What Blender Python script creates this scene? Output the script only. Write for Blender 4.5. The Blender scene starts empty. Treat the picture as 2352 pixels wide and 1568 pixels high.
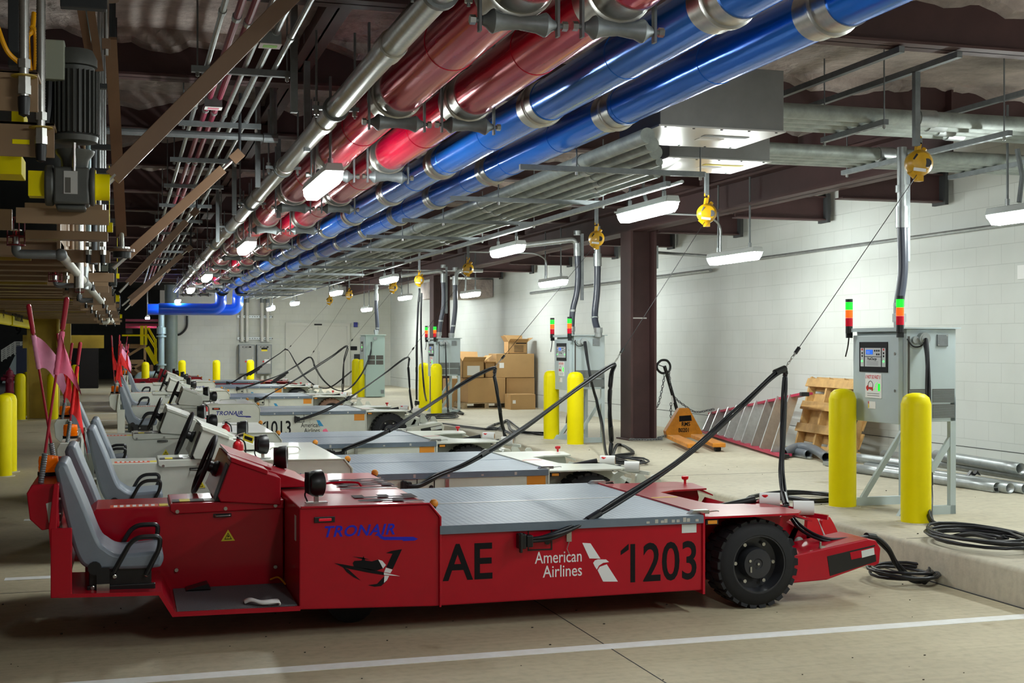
import bpy, bmesh, math, random
from mathutils import Vector as V, Matrix
rnd = random.Random(11)
SC = bpy.context.scene
COL = SC.collection
# ------------------------------------------------------------------ camera, world, exposure
F_, CX, HY, H = 2950., 1176., 792., 1.61
TH = math.atan(886 / F_); C_, S_ = math.cos(TH), math.sin(TH)
cam = bpy.data.cameras.new('camera'); cam_o = bpy.data.objects.new('camera', cam); COL.objects.link(cam_o)
cam.sensor_width = 36; cam.lens = 36 * F_ / 2352; cam.shift_y = (HY - 784) / 2352
cam.clip_start = .05; cam.clip_end = 300
cam_o.location = (0, 0, H); cam_o.rotation_euler = (math.pi / 2, 0, -TH)
SC.camera = cam_o
W = bpy.data.worlds.new('World'); SC.world = W; W.use_nodes = True
W.node_tree.nodes['Background'].inputs[0].default_value = (.75, .72, .62, 1)
W.node_tree.nodes['Background'].inputs[1].default_value = .13
SC.view_settings.view_transform = 'Standard'; SC.view_settings.look = 'None'
SC.view_settings.gamma = 1; SC.view_settings.use_curve_mapping = False
SC.view_settings.exposure = 0.26
LAMP = 72.0     # strength of the lit tubes behind the fixtures' diffusers
SC.cycles.max_bounces = 8
SC.cycles.use_denoising = True

def P(px, py, X=None, Y=None, Z=None):
    "a point of the hall on the line of sight through a pixel, on a plane X=, Y= or Z="
    a = (px - CX) / F_; b = (py - HY) / F_
    if X is not None: d = X / (S_ + a * C_)
    elif Y is not None: d = Y / (C_ - a * S_)
    else: d = (H - Z) / b
    return V((d * (S_ + a * C_), d * (C_ - a * S_), H - d * b))

# ------------------------------------------------------------------ materials
def mat(name, c, r=.5, m=0., n=None, b=None, coat=0., em=None, dark=None, sp=.5):
    M = bpy.data.materials.new(name); M.use_nodes = True
    T = M.node_tree; N = T.nodes; L = T.links; B = N['Principled BSDF']
    c = tuple(c) + (1,)
    B.inputs['Base Color'].default_value = c; B.inputs['Roughness'].default_value = r; B.inputs['Metallic'].default_value = m
    B.inputs['Specular IOR Level'].default_value = sp
    if coat: B.inputs['Coat Weight'].default_value = coat; B.inputs['Coat Roughness'].default_value = .08
    if em:
        B.inputs['Emission Color'].default_value = tuple(em[0]) + (1,); B.inputs['Emission Strength'].default_value = em[1]
    if n or b:
        tc = N.new('ShaderNodeTexCoord')
    if n:
        t = N.new('ShaderNodeTexNoise'); t.inputs['Scale'].default_value = n[0]; t.inputs['Detail'].default_value = 6
        t.inputs['Roughness'].default_value = .65
        rp = N.new('ShaderNodeValToRGB'); rp.color_ramp.elements[0].position = .32; rp.color_ramp.elements[1].position = .68
        k = 1 - n[1]
        d = dark if dark else (c[0] * k, c[1] * k, c[2] * k)
        rp.color_ramp.elements[0].color = tuple(d)[:3] + (1,); rp.color_ramp.elements[1].color = c
        L.new(tc.outputs['Object'], t.inputs['Vector']); L.new(t.outputs['Fac'], rp.inputs[0]); L.new(rp.outputs[0], B.inputs['Base Color'])
    if b:
        t2 = N.new('ShaderNodeTexNoise'); t2.inputs['Scale'].default_value = b[0]; t2.inputs['Detail'].default_value = 4
        bm_ = N.new('ShaderNodeBump'); bm_.inputs['Strength'].default_value = b[1]; bm_.inputs['Distance'].default_value = b[2] if len(b) > 2 else .01
        if len(b) > 3:
            mp = N.new('ShaderNodeMapping'); mp.inputs['Scale'].default_value = b[3]
            L.new(tc.outputs['Object'], mp.inputs[0]); L.new(mp.outputs[0], t2.inputs['Vector'])
        else: L.new(tc.outputs['Object'], t2.inputs['Vector'])
        L.new(t2.outputs['Fac'], bm_.inputs['Height']); L.new(bm_.outputs[0], B.inputs['Normal'])
    return M

RED = mat('red_paint', (.44, .0, .014), .3, n=(6, .12), coat=.22, sp=.3)
WHT = mat('white_paint', (.66, .68, .60), .38, n=(3, .12), coat=.15)
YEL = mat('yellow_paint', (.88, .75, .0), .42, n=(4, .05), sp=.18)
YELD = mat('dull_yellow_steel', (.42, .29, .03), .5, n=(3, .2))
BLK = mat('black_rubber', (.006, .006, .007), .45)
BLKM = mat('black_metal', (.007, .007, .008), .38)
CABLE = mat('cable_rubber', (.0065, .007, .010), .4)
TYRE = mat('tyre_rubber', (.008, .0085, .011), .75, n=(20, .4))
SEAT = mat('grey_vinyl', (.20, .235, .28), .42, n=(9, .12))
GALV = mat('galvanised_steel', (.46, .49, .49), .38, .75, n=(12, .25))
GALD = mat('dull_galvanised', (.24, .262, .272), .5, .45, n=(8, .3))
CONDUIT = mat('grey_conduit', (.36, .40, .37), .5, .25, n=(9, .35))
STEEL = mat('bare_steel', (.55, .55, .52), .28, .95, n=(30, .2))
BAND = mat('aluminium_band', (.60, .59, .55), .3, .95, n=(25, .15))
GREY = mat('grey_enamel', (.47, .55, .565), .42, n=(5, .06))
GREYD = mat('grey_grille', (.085, .08, .07), .6)
MAROON = mat('maroon_primer', (.082, .037, .036), .6, n=(1.6, .35))
BROWN = mat('brown_steel', (.20, .115, .065), .45, n=(5, .15), coat=.15)
TAN = mat('tan_steel', (.26, .165, .09), .45, n=(2, .18), coat=.1)
MOTOR = mat('grey_gear_housing', (.075, .078, .072), .45, n=(14, .2))
ORNG = mat('orange_paint', (.75, .27, .015), .45, n=(8, .35))
AMBER = mat('amber_lens', (.95, .17, .0), .18, em=((1, .16, 0), .07))
AMBERD = mat('amber_marker', (.70, .26, .02), .4)
DECALK = mat('black_vinyl', (.006, .0055, .007), .5, sp=.2)
HOSE = mat('slate_hose', (.055, .062, .085), .3)
RIMB = mat('rim_black', (.035, .036, .042), .32, .3)
DECALW = mat('white_vinyl', (.78, .79, .80), .4)
DECALB = mat('blue_vinyl', (.008, .012, .50), .35)
DECALN = mat('navy_vinyl', (.012, .018, .22), .4)
SKY = mat('sky_blue_vinyl', (.03, .28, .55), .4)
REFL = mat('reflective_white', (.62, .66, .64), .4)
REDP = mat('bright_red_plastic', (.65, .012, .02), .35)
PINK = mat('faded_pink_cloth', (1.0, .20, .36), .8, n=(14, .15))
PINKL = mat('pale_pink_cloth', (1.0, .42, .64), .8, n=(14, .12))
REDC = mat('red_cloth', (.85, .02, .02), .75, n=(14, .2))
POLE = mat('red_fibreglass', (.42, .012, .035), .35)
CARD = mat('cardboard', (.50, .30, .125), .8, n=(5, .08))
CARDD = mat('cardboard_inside', (.30, .17, .07), .85)
WOOD = mat('pine_wood', (.60, .36, .13), .6, n=(7, .35))
WOODG = mat('weathered_pine', (.50, .36, .20), .65, n=(16, .5))
PAPER = mat('white_paper', (.82, .82, .80), .6)
PVC = mat('grey_pvc', (.13, .145, .165), .3)
MAT_ = mat('grit_mat', (.19, .195, .21), .75, n=(260, .75), b=(250, .6, .004))
SILV = mat('silver_plate', (.62, .62, .60), .3, .6)
BEAMG = mat('dark_steel', (.05, .055, .06), .45, .4)
REDPIPE = mat('red_pipe_jacket', (.62, .004, .045), .17, .45, b=(1.0, .12, .05, (6, .6, 6)), coat=.1, sp=.4)
BLUPIPE = mat('blue_pipe_jacket', (.004, .19, .85), .17, .45, b=(1.0, .12, .05, (6, .6, 6)), coat=.1, sp=.4)
BLUP = mat('blue_pipe_paint', (.005, .10, .75), .3, coat=.3)
MARC = mat('maroon_conduit', (.26, .02, .06), .4)
LENSR = mat('red_lens', (.45, .005, .02), .2, em=((1, .0, .03), .15))
LENSG = mat('green_lens', (.02, .75, .04), .2, em=((.01, 1, .03), .8))
LENSA = mat('orange_lens_lit', (.95, .12, .01), .2, em=((1, .07, .005), 1.3))
LEDG = mat('green_led', (.05, .9, .1), .3, em=((.05, 1, .1), 3))
LCD = mat('blue_display', (.02, .15, .8), .3, em=((.02, .2, 1), .35))
LABELY = mat('yellow_label', (.85, .70, .03), .5)
ORL = mat('orange_label', (.75, .10, .03), .45)
HOUS = mat('lamp_housing', (.55, .58, .57), .5)
YWIRE = mat('orange_wire', (.85, .38, .0), .4)
TUBEG = mat('lit_diffuser', (.9, .9, .9), .4, em=((.93, 1., .97), LAMP))
ASPH = mat('asphalt', (.035, .036, .036), .85, n=(40, .3))
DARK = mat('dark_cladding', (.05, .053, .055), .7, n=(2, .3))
GLASSL = mat('work_lamp_glass', (.5, .52, .52), .1)

def deck_mat():
    M = mat('diamond_plate', (.185, .235, .295), .38, .3, n=(5, .2))
    T = M.node_tree; N = T.nodes; L = T.links
    tc = N.new('ShaderNodeTexCoord'); mp = N.new('ShaderNodeMapping'); mp.inputs['Rotation'].default_value = (0, 0, math.radians(45))
    L.new(tc.outputs['Object'], mp.inputs[0]); sx = N.new('ShaderNodeSeparateXYZ'); L.new(mp.outputs[0], sx.inputs[0])
    def sn(o, k):
        m1 = N.new('ShaderNodeMath'); m1.operation = 'MULTIPLY'; m1.inputs[1].default_value = k; L.new(o, m1.inputs[0])
        m2 = N.new('ShaderNodeMath'); m2.operation = 'SINE'; L.new(m1.outputs[0], m2.inputs[0]); return m2.outputs[0]
    m3 = N.new('ShaderNodeMath'); m3.operation = 'MULTIPLY'
    L.new(sn(sx.outputs[0], 118.), m3.inputs[0]); L.new(sn(sx.outputs[1], 118.), m3.inputs[1])
    m4 = N.new('ShaderNodeMath'); m4.operation = 'MAXIMUM'; m4.inputs[1].default_value = .15; L.new(m3.outputs[0], m4.inputs[0])
    bp = N.new('ShaderNodeBump'); bp.inputs['Strength'].default_value = .8; bp.inputs['Distance'].default_value = .004
    L.new(m4.outputs[0], bp.inputs['Height']); L.new(bp.outputs[0], N['Principled BSDF'].inputs['Normal'])
    return M
DECK = deck_mat()

def block_mat(name, axis, c):
    M = bpy.data.materials.new(name); M.use_nodes = True
    T = M.node_tree; N = T.nodes; L = T.links; B = N['Principled BSDF']; B.inputs['Roughness'].default_value = .55
    tc = N.new('ShaderNodeTexCoord'); s = N.new('ShaderNodeSeparateXYZ'); k = N.new('ShaderNodeCombineXYZ')
    L.new(tc.outputs['Object'], s.inputs[0]); L.new(s.outputs[axis], k.inputs[0]); L.new(s.outputs[2], k.inputs[1])
    br = N.new('ShaderNodeTexBrick'); br.inputs['Scale'].default_value = 1; br.inputs['Brick Width'].default_value = .4064
    br.inputs['Row Height'].default_value = .2032; br.inputs['Mortar Size'].default_value = .0035; br.inputs['Mortar Smooth'].default_value = .4
    br.inputs['Color1'].default_value = c + (1,); br.inputs['Color2'].default_value = tuple(v * .97 for v in c) + (1,)
    br.inputs['Mortar'].default_value = tuple(v * .84 for v in c) + (1,)
    L.new(k.outputs[0], br.inputs['Vector'])
    n = N.new('ShaderNodeTexNoise'); n.inputs['Scale'].default_value = .8; n.inputs['Detail'].default_value = 5; L.new(tc.outputs['Object'], n.inputs['Vector'])
    rp = N.new('ShaderNodeValToRGB'); rp.color_ramp.elements[0].position = .35; rp.color_ramp.elements[0].color = (.9, .9, .88, 1); rp.color_ramp.elements[1].position = .6
    L.new(n.outputs['Fac'], rp.inputs[0])
    mx = N.new('ShaderNodeMix'); mx.data_type = 'RGBA'; mx.blend_type = 'MULTIPLY'; mx.inputs[0].default_value = 1
    L.new(br.outputs['Color'], mx.inputs[6]); L.new(rp.outputs[0], mx.inputs[7]); L.new(mx.outputs[2], B.inputs['Base Color'])
    bp = N.new('ShaderNodeBump'); bp.inputs['Strength'].default_value = .5; bp.inputs['Distance'].default_value = .004; bp.invert = True
    L.new(br.outputs['Fac'], bp.inputs['Height']); L.new(bp.outputs[0], B.inputs['Normal'])
    return M
BLOCK_X = block_mat('painted_block_side', 1, (.63, .655, .625))
BLOCK_Y = block_mat('painted_block_end', 0, (.62, .635, .575))

def concrete(name, c, cd, joint=None):
    M = bpy.data.materials.new(name); M.use_nodes = True
    T = M.node_tree; N = T.nodes; L = T.links; B = N['Principled BSDF']; B.inputs['Roughness'].default_value = .62
    tc = N.new('ShaderNodeTexCoord')
    def noise(sc, det, sca=None):
        t = N.new('ShaderNodeTexNoise'); t.inputs['Scale'].default_value = sc; t.inputs['Detail'].default_value = det
        if sca:
            mp = N.new('ShaderNodeMapping'); mp.inputs['Scale'].default_value = sca; L.new(tc.outputs['Object'], mp.inputs[0]); L.new(mp.outputs[0], t.inputs['Vector'])
        else: L.new(tc.outputs['Object'], t.inputs['Vector'])
        return t.outputs['Fac']
    def ramp(f, p0, p1, a, b):
        r = N.new('ShaderNodeValToRGB'); e = r.color_ramp.elements; e[0].position = p0; e[1].position = p1; e[0].color = a + (1,); e[1].color = b + (1,)
        L.new(f, r.inputs[0]); return r.outputs[0]
    def mul(a, b):
        x = N.new('ShaderNodeMix'); x.data_type = 'RGBA'; x.blend_type = 'MULTIPLY'; x.inputs[0].default_value = 1; L.new(a, x.inputs[6]); L.new(b, x.inputs[7]); return x.outputs[2]
    o = ramp(noise(.7, 8), .35, .65, cd, c)
    o = mul(o, ramp(noise(18, 6), .3, .55, (.85, .85, .85), (1, 1, 1)))
    o = mul(o, ramp(noise(6, 3, (.15, 5, 1)), .35, .6, (.92, .92, .91), (1, 1, 1)))
    o = mul(o, ramp(noise(2.2, 10), .28, .34, (.72, .68, .6), (1, 1, 1)))
    L.new(o, B.inputs['Base Color'])
    bp = N.new('ShaderNodeBump'); bp.inputs['Strength'].default_value = .25; bp.inputs['Distance'].default_value = .004
    L.new(noise(60, 4), bp.inputs['Height']); L.new(bp.outputs[0], B.inputs['Normal'])
    return M
FLOORM = concrete('broomed_concrete', (.52, .455, .31), (.41, .355, .24))
SLABM = concrete('pale_concrete', (.58, .53, .41), (.49, .44, .33))

def spray_mat():
    M = mat('sprayed_fireproofing', (.64, .54, .49), .9, n=(1.3, .62), b=(9, .9, .05))
    return M
SPRAY = spray_mat()
LINEW = mat('worn_white_line', (.86, .87, .86), .6, n=(9, .2), dark=(.76, .75, .70))

# ------------------------------------------------------------------ mesh helpers
class MB:
    def __init__(s, m=None, X=None):
        s.v = []; s.f = []; s.mi = []; s.ms = []; s.X = X or Matrix(); s.cur = 0; s.pend = m
        if m: s.m(m)
    def m(s, m):
        if m not in s.ms: s.ms.append(m)
        s.cur = s.ms.index(m); return s
    def add(s, vs, fs):
        b = len(s.v); s.v += [s.X @ V(p) for p in vs]
        for f in fs: s.f.append(tuple(b + i for i in f)); s.mi.append(s.cur)
        return s
    def box(s, x0, y0, z0, x1, y1, z1):
        return s.add([(x0, y0, z0), (x1, y0, z0), (x1, y1, z0), (x0, y1, z0), (x0, y0, z1), (x1, y0, z1), (x1, y1, z1), (x0, y1, z1)],
                     [(0, 3, 2, 1), (4, 5, 6, 7), (0, 1, 5, 4), (1, 2, 6, 5), (2, 3, 7, 6), (3, 0, 4, 7)])
    def prism(s, pts, ax, a, b):
        n = len(pts)
        if ax == 'y': g = lambda p, t: (p[0], t, p[1])
        elif ax == 'x': g = lambda p, t: (t, p[0], p[1])
        else: g = lambda p, t: (p[0], p[1], t)
        vs = [g(p, a) for p in pts] + [g(p, b) for p in pts]
        return s.add(vs, [tuple(range(n))[::-1], tuple(range(n, 2 * n))] + [(i, (i + 1) % n, n + (i + 1) % n, n + i) for i in range(n)])
    def cyl(s, p, q, r, n=14, r2=None, caps=True):
        p = V(p); q = V(q); d = (q - p).normalized(); r2 = r if r2 is None else r2
        u = d.orthogonal().normalized(); w = d.cross(u)
        vs = []
        for c, rr in ((p, r), (q, r2)):
            vs += [c + (u * math.cos(t) + w * math.sin(t)) * rr for t in [2 * math.pi * i / n for i in range(n)]]
        fs = [(i, (i + 1) % n, n + (i + 1) % n, n + i) for i in range(n)]
        if caps: fs += [tuple(range(n))[::-1], tuple(range(n, 2 * n))]
        return s.add(vs, fs)
    def bar(s, p, q, w, h, up=(0, 0, 1)):
        p = V(p); q = V(q); d = (q - p).normalized(); sd = d.cross(V(up))
        if sd.length < 1e-4: sd = d.cross(V((0, 1, 0)))
        sd = sd.normalized() * w / 2; u = sd.cross(d).normalized() * h / 2
        vs = [c + a * sd + b * u for c in (p, q) for a, b in ((-1, -1), (1, -1), (1, 1), (-1, 1))]
        return s.add(vs, [(0, 1, 2, 3), (7, 6, 5, 4), (0, 4, 5, 1), (1, 5, 6, 2), (2, 6, 7, 3), (3, 7, 4, 0)])
    def tube(s, pts, r, n=8, closed=False, caps=True):
        pts = [V(p) for p in pts]; k = len(pts); vs = []; u = None
        for i in range(k):
            if closed: d = pts[(i + 1) % k] - pts[i - 1]
            else: d = pts[min(i + 1, k - 1)] - pts[max(i - 1, 0)]
            d.normalize()
            u = d.orthogonal() if u is None else u - d * u.dot(d)
            if u.length < 1e-5: u = d.orthogonal()
            u.normalize(); w = d.cross(u)
            rr = r[i] if isinstance(r, (list, tuple)) else r
            vs += [pts[i] + (u * math.cos(2 * math.pi * j / n) + w * math.sin(2 * math.pi * j / n)) * rr for j in range(n)]
        fs = []
        for i in range(k if closed else k - 1):
            a = i * n; b = ((i + 1) % k) * n
            fs += [(a + j, a + (j + 1) % n, b + (j + 1) % n, b + j) for j in range(n)]
        if caps and not closed: fs += [tuple(range(n))[::-1], tuple(range((k - 1) * n, k * n))]
        return s.add(vs, fs)
    def lathe(s, prof, p=(0, 0, 0), ax=(0, 0, 1), n=24, caps=True):
        d = V(ax).normalized(); u = d.orthogonal().normalized(); w = d.cross(u); p = V(p); vs = []; k = len(prof)
        for r, h in prof:
            vs += [p + d * h + (u * math.cos(2 * math.pi * j / n) + w * math.sin(2 * math.pi * j / n)) * max(r, 1e-4) for j in range(n)]
        fs = [(i * n + j, i * n + (j + 1) % n, (i + 1) * n + (j + 1) % n, (i + 1) * n + j) for i in range(k - 1) for j in range(n)]
        if caps and prof[0][0] > 1e-3: fs.append(tuple(range(n))[::-1])
        if caps and prof[-1][0] > 1e-3: fs.append(tuple(range((k - 1) * n, k * n)))
        return s.add(vs, fs)
    def sph(s, c, r, n=12, sc=(1, 1, 1)):
        m = n // 2; c = V(c)
        prof = [(r * math.sin(math.pi * i / m), -r * math.cos(math.pi * i / m)) for i in range(m + 1)]
        X = s.X; s.X = X @ Matrix.Translation(c) @ Matrix.Diagonal((sc[0], sc[1], sc[2], 1)); s.lathe(prof, n=n); s.X = X
        return s
    def text(s, t, size, o, xd, yd, ext=.0006, bold=0., shear=0., al='LEFT', sx=1., sp=1.):
        cu = bpy.data.curves.new('lettering', 'FONT'); cu.body = t; cu.size = size; cu.extrude = ext; cu.offset = bold * size
        cu.shear = shear; cu.align_x = al; cu.resolution_u = 4; cu.space_character = sp
        ob = bpy.data.objects.new('lettering', cu); me = bpy.data.meshes.new_from_object(ob)
        xd = V(xd).normalized(); yd = V(yd).normalized(); nd = xd.cross(yd); o = V(o)
        s.add([o + xd * v.co.x * sx + yd * v.co.y + nd * v.co.z for v in me.vertices], [tuple(p.vertices) for p in me.polygons])
        bpy.data.objects.remove(ob); bpy.data.meshes.remove(me); bpy.data.curves.remove(cu)
        return s
    def build(s, name, parent=None, sm=35, bev=0, recalc=True):
        me = bpy.data.meshes.new(name); me.from_pydata(s.v, [], s.f)
        for m in s.ms: me.materials.append(m)
        for p, i in zip(me.polygons, s.mi): p.material_index = i
        if recalc:
            b = bmesh.new(); b.from_mesh(me); bmesh.ops.recalc_face_normals(b, faces=b.faces); b.to_mesh(me); b.free()
        if sm:
            me.polygons.foreach_set('use_smooth', [True] * len(me.polygons)); me.set_sharp_from_angle(angle=math.radians(sm))
        o = bpy.data.objects.new(name, me); COL.objects.link(o)
        if parent: o.parent = parent
        if bev:
            k = o.modifiers.new('bevel', 'BEVEL'); k.width = bev; k.segments = 2; k.limit_method = 'ANGLE'; k.angle_limit = math.radians(40)
        return o

def tag(o, label=None, cat=None, group=None, kind=None):
    if label: o['label'] = label
    if cat: o['category'] = cat
    if group: o['group'] = group
    if kind: o['kind'] = kind
    return o
def thing(name, label, cat, loc=(0, 0, 0), group=None, rz=0):
    o = bpy.data.objects.new(name, None); COL.objects.link(o); o.location = loc; o.rotation_euler = (0, 0, rz); o.empty_display_size = .1
    return tag(o, label, cat, group)
def kids(o): return [c for c in SC.objects if c.parent == o]
def copy_tree(o, parent=None, skip=()):
    c = o.copy(); COL.objects.link(c)
    if parent: c.parent = parent
    for ch in KIDS.get(o.name, None) or list(o.children):
        if ch.name.split('.')[0] in skip: continue
        copy_tree(ch, c, skip)
    return c
KIDS = {}
def struct(mb, name, label, cat='structure', **k):
    return tag(mb.build(name, **k), label, cat, kind='structure')
def cr(pts, n=8):
    "catmull-rom through points"
    pts = [V(p) for p in pts]; out = []
    for i in range(len(pts) - 1):
        a = pts[i - 1] if i else pts[0] * 2 - pts[1]; b = pts[i]; c = pts[i + 1]; d = pts[i + 2] if i + 2 < len(pts) else pts[-1] * 2 - pts[-2]
        for j in range(n):
            t = j / n
            out.append(.5 * ((2 * b) + (c - a) * t + (2 * a - 5 * b + 4 * c - d) * t * t + (3 * b - a - 3 * c + d) * t ** 3))
    out.append(pts[-1]); return out
def elbow(pts, r=.06, n=5):
    "polyline with rounded corners"
    pts = [V(p) for p in pts]; out = [pts[0]]
    for i in range(1, len(pts) - 1):
        a = (pts[i - 1] - pts[i]); b = (pts[i + 1] - pts[i]); k = min(r, a.length * .45, b.length * .45)
        p0 = pts[i] + a.normalized() * k; p1 = pts[i] + b.normalized() * k
        for j in range(n + 1):
            t = j / n; out.append(p0 * (1 - t) ** 2 + pts[i] * 2 * t * (1 - t) + p1 * t * t)
    out.append(pts[-1]); return out
XD, YD, ZD = V((1, 0, 0)), V((0, 1, 0)), V((0, 0, 1))
ORD = ['nearest', 'second nearest', 'third nearest', 'fourth nearest', 'fifth nearest', 'sixth nearest', 'seventh nearest', 'eighth nearest', 'ninth nearest', 'tenth nearest', 'eleventh nearest', 'twelfth nearest', 'thirteenth nearest', 'fourteenth nearest', 'fifteenth nearest']
K = .24        # height of the kerbed walkway
WX = 8.6       # face of the long wall
WY = 43.0      # face of the end wall
# ================================================================== SETTING
struct(MB(FLOORM).box(-3.2, 1.5, -.2, 5.25, 64, 0), 'floor', 'tan concrete floor of the tug parking bays', sm=0)
struct(MB(ASPH).box(-40, 1.5, -.25, -3.2, 64, -.03), 'floor', 'dark asphalt lane beyond the yellow columns', sm=0)
slab = MB(SLABM).prism([(5.25, -.2), (5.25, K - .03), (5.26, K - .01), (5.28, K), (WX + .3, K), (WX + .3, -.2)], 'y', 1.5, WY + .3)
struct(slab, 'floor', 'raised pale concrete kerb walkway under the chargers', sm=60)
struct(MB(SLABM).box(1.6, 39.9, 0, 5.25, WY, .15), 'floor', 'low concrete kerb along the foot of the end wall', sm=0)
struct(MB(BLOCK_X).box(WX, 1.5, -.2, WX + .3, WY + .3, 4.6), 'wall_right', 'long white painted block wall behind the chargers', sm=0)
struct(MB(BLOCK_Y).box(1.55, WY, -.2, WX + .3, WY + .3, 4.6), 'wall_back', 'white painted block end wall with a double door', sm=0)
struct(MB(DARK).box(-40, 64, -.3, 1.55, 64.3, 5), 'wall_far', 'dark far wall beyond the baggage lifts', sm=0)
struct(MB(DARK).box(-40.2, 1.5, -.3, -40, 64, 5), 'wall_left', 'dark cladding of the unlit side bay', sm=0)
# sprayed ceiling: a lumpy sheet
cm = MB(SPRAY); nx, ny = 60, 150; x0, x1, y0, y1 = -14., WX + .3, -1., 46.
vs = [(x0 + (x1 - x0) * i / nx, y0 + (y1 - y0) * j / ny, 3.95 + rnd.uniform(-.02, .02)) for j in range(ny + 1) for i in range(nx + 1)]
cm.add(vs, [(j * (nx + 1) + i, j * (nx + 1) + i + 1, (j + 1) * (nx + 1) + i + 1, (j + 1) * (nx + 1) + i) for j in range(ny) for i in range(nx)])
struct(cm, 'ceiling', 'blotchy sprayed fireproofing ceiling between maroon beams', recalc=False)
struct(MB(DARK).box(-40, -1, 4.25, WX + .3, 64.3, 4.4), 'ceiling', 'dark roof deck above the fireproofing', sm=0)
def ibeam(mb, y, z0, xa, xb, h=.40, w=.2, t=.018):
    return mb.box(xa, y - w / 2, z0, xb, y + w / 2, z0 + t).box(xa, y - .008, z0, xb, y + .008, z0 + h).box(xa, y - w / 2, z0 + h - t, xb, y + w / 2, z0 + h)
ys = [2.5 + 2.5 * k for k in range(17)]
for i, y in enumerate(ys):
    xb = 7.0 if y > 11 else WX; b = ibeam(MB(MAROON), y, 3.61, -6, xb); b.m(SPRAY); n = int((xb + 6) / .07)
    lo = [3.87 + .045 * math.sin(k * .23 + i) + .02 * math.sin(k * .9 + i * 2) + rnd.uniform(-.012, .012) for k in range(n + 1)]
    for s_ in (-1, 1):      # ragged lower edge of the fireproofing on the web
        for k in range(n):
            xa_ = -6 + (xb + 6) * k / n; xc_ = -6 + (xb + 6) * (k + 1) / n; y0_, y1_ = y + s_ * .009, y + s_ * .11
            b.add([(xa_, y0_, lo[k]), (xc_, y0_, lo[k + 1]), (xc_, y1_, lo[k + 1] + .03), (xa_, y1_, lo[k] + .03), (xc_, y1_, 4.0), (xa_, y1_, 4.0)], [(0, 1, 2, 3), (3, 2, 4, 5)])
    struct(b, 'ceiling_beam', 'maroon steel roof beam crossing the hall, number %d from the camera' % (i + 1), sm=0)
for i, (y, z) in enumerate([(12.07, 3.16), (14.5, 3.19), (16.9, 3.2), (19.3, 3.2), (21.8, 3.2), (24.3, 3.2), (26.8, 3.2), (29.2, 3.2)]):
    b = ibeam(MB(MAROON), y, z, 7.25, 8.48, .3, .16, .014); b.m(DARK).box(8.48, y - .12, z - .03, 8.52, y + .12, z + .33)
    struct(b, 'ceiling_beam', 'short maroon beam from the girder to a wall pocket, number %d from the camera' % (i + 1), sm=0)
g = MB(MAROON); g.box(6.95, 9.9, 3.25, 7.25, WY, 3.275).box(7.09, 9.9, 3.25, 7.11, WY, 3.9).box(6.95, 9.9, 3.58, 7.25, WY, 3.61)
struct(g, 'ceiling_beam', 'maroon girder running lengthwise over the steel columns', sm=0)
for i, y in enumerate((17.35, 29.7)):
    c = MB(MAROON).box(6.93, y - .2, K, 6.965, y + .2, 3.25).box(7.295, y - .2, K, 7.33, y + .2, 3.25).box(6.965, y - .02, K, 7.295, y + .02, 3.25).box(6.88, y - .25, K, 7.38, y + .25, K + .02)
    if i == 0: c.m(PAPER).box(6.99, y - .0225, 1.99, 7.25, y - .02, 2.01)
    struct(c, 'steel_column', ['nearer maroon steel column with a pallet jack chained to it', 'farther maroon steel column behind the third charger'][i], sm=0, bev=.004)
# concrete corbel block at the far beams
struct(MB(SPRAY).box(7.3, 30.2, 2.78, 8.58, 32.5, 3.2), 'ceiling_beam', 'crumbling sprayed concrete haunch on the wall above the cardboard boxes')
# stall lines
def line(x0, y0, x1, y1, t):
    return struct(MB(LINEW).box(x0, y0 - .055, -.003, x1, y1 + .055, .0025), 'floor_line', t, sm=0)
line(-.8, 6.42, 5.22, 6.42, 'white stall line in front of the red tug')
line(-.8, 9.45, 5.22, 9.45, 'white stall line between the red tug and the first white tug')
for i, y in enumerate((12.6, 15.9, 19.0, 22.4, 25.2, 28.7, 31.6, 35.2)):
    line(-.9, y, 5.22, y, 'white stall line, number %d beyond the first white tug' % (i + 1))
# joints
jm = MB(DARK).box(-3.2, 8.92, -.002, 5.24, 8.926, .0012).box(2.46, 1.5, -.002, 2.466, 40, .0012)
struct(jm, 'floor_joint', 'thin dark saw cut joints in the tan floor', sm=0)
jm = MB(DARK)
for y in (7.9, 12.4, 16.9, 21.4): jm.box(5.29, y, K - .01, WX, y + .008, K + .001)
jm.box(5.236, 1.5, -.001, 5.25, 41, .004)
struct(jm, 'floor_joint', 'thin dark joints across the kerbed walkway', sm=0)
struct(MB(DARK).box(WX - .003, 9, .52, WX, WY, .527), 'trim_1', 'dark open bed joint low on the long wall', sm=0)
# double door in the end wall
xa, xb, zt = P(662, 750, Y=WY).x, P(797, 750, Y=WY).x, P(660, 748, Y=WY).z
DOORP = mat('door_paint', (.58, .58, .52), .45, n=(.8, .08))
d = MB(DOORP).box(xa, WY - .03, K, (xa + xb) / 2 - .004, WY + .001, zt).box((xa + xb) / 2 + .004, WY - .03, K, xb, WY + .001, zt)
dr = struct(d, 'door_1', 'closed pale double door in the end wall', 'door', sm=0)
fr = MB(DOORP).box(xa - .09, WY - .07, K, xa, WY, zt + .1).box(xb, WY - .07, K, xb + .09, WY, zt + .1).box(xa, WY - .07, zt, xb, WY, zt + .1)
fr.m(DECALK).box((xa + xb) / 2 - .13, WY - .075, zt + .02, (xa + xb) / 2 + .13, WY - .069, zt + .07)
fr.build('door_frame', dr, 0)
h = MB(STEEL).box((xa + xb) / 2 - .01, WY - .05, 1.02, (xa + xb) / 2 + .06, WY - .03, 1.4).box((xa + xb) / 2, WY - .11, 1.03, (xa + xb) / 2 + .22, WY - .08, 1.06)
h.build('door_handle', dr, 0)
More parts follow.
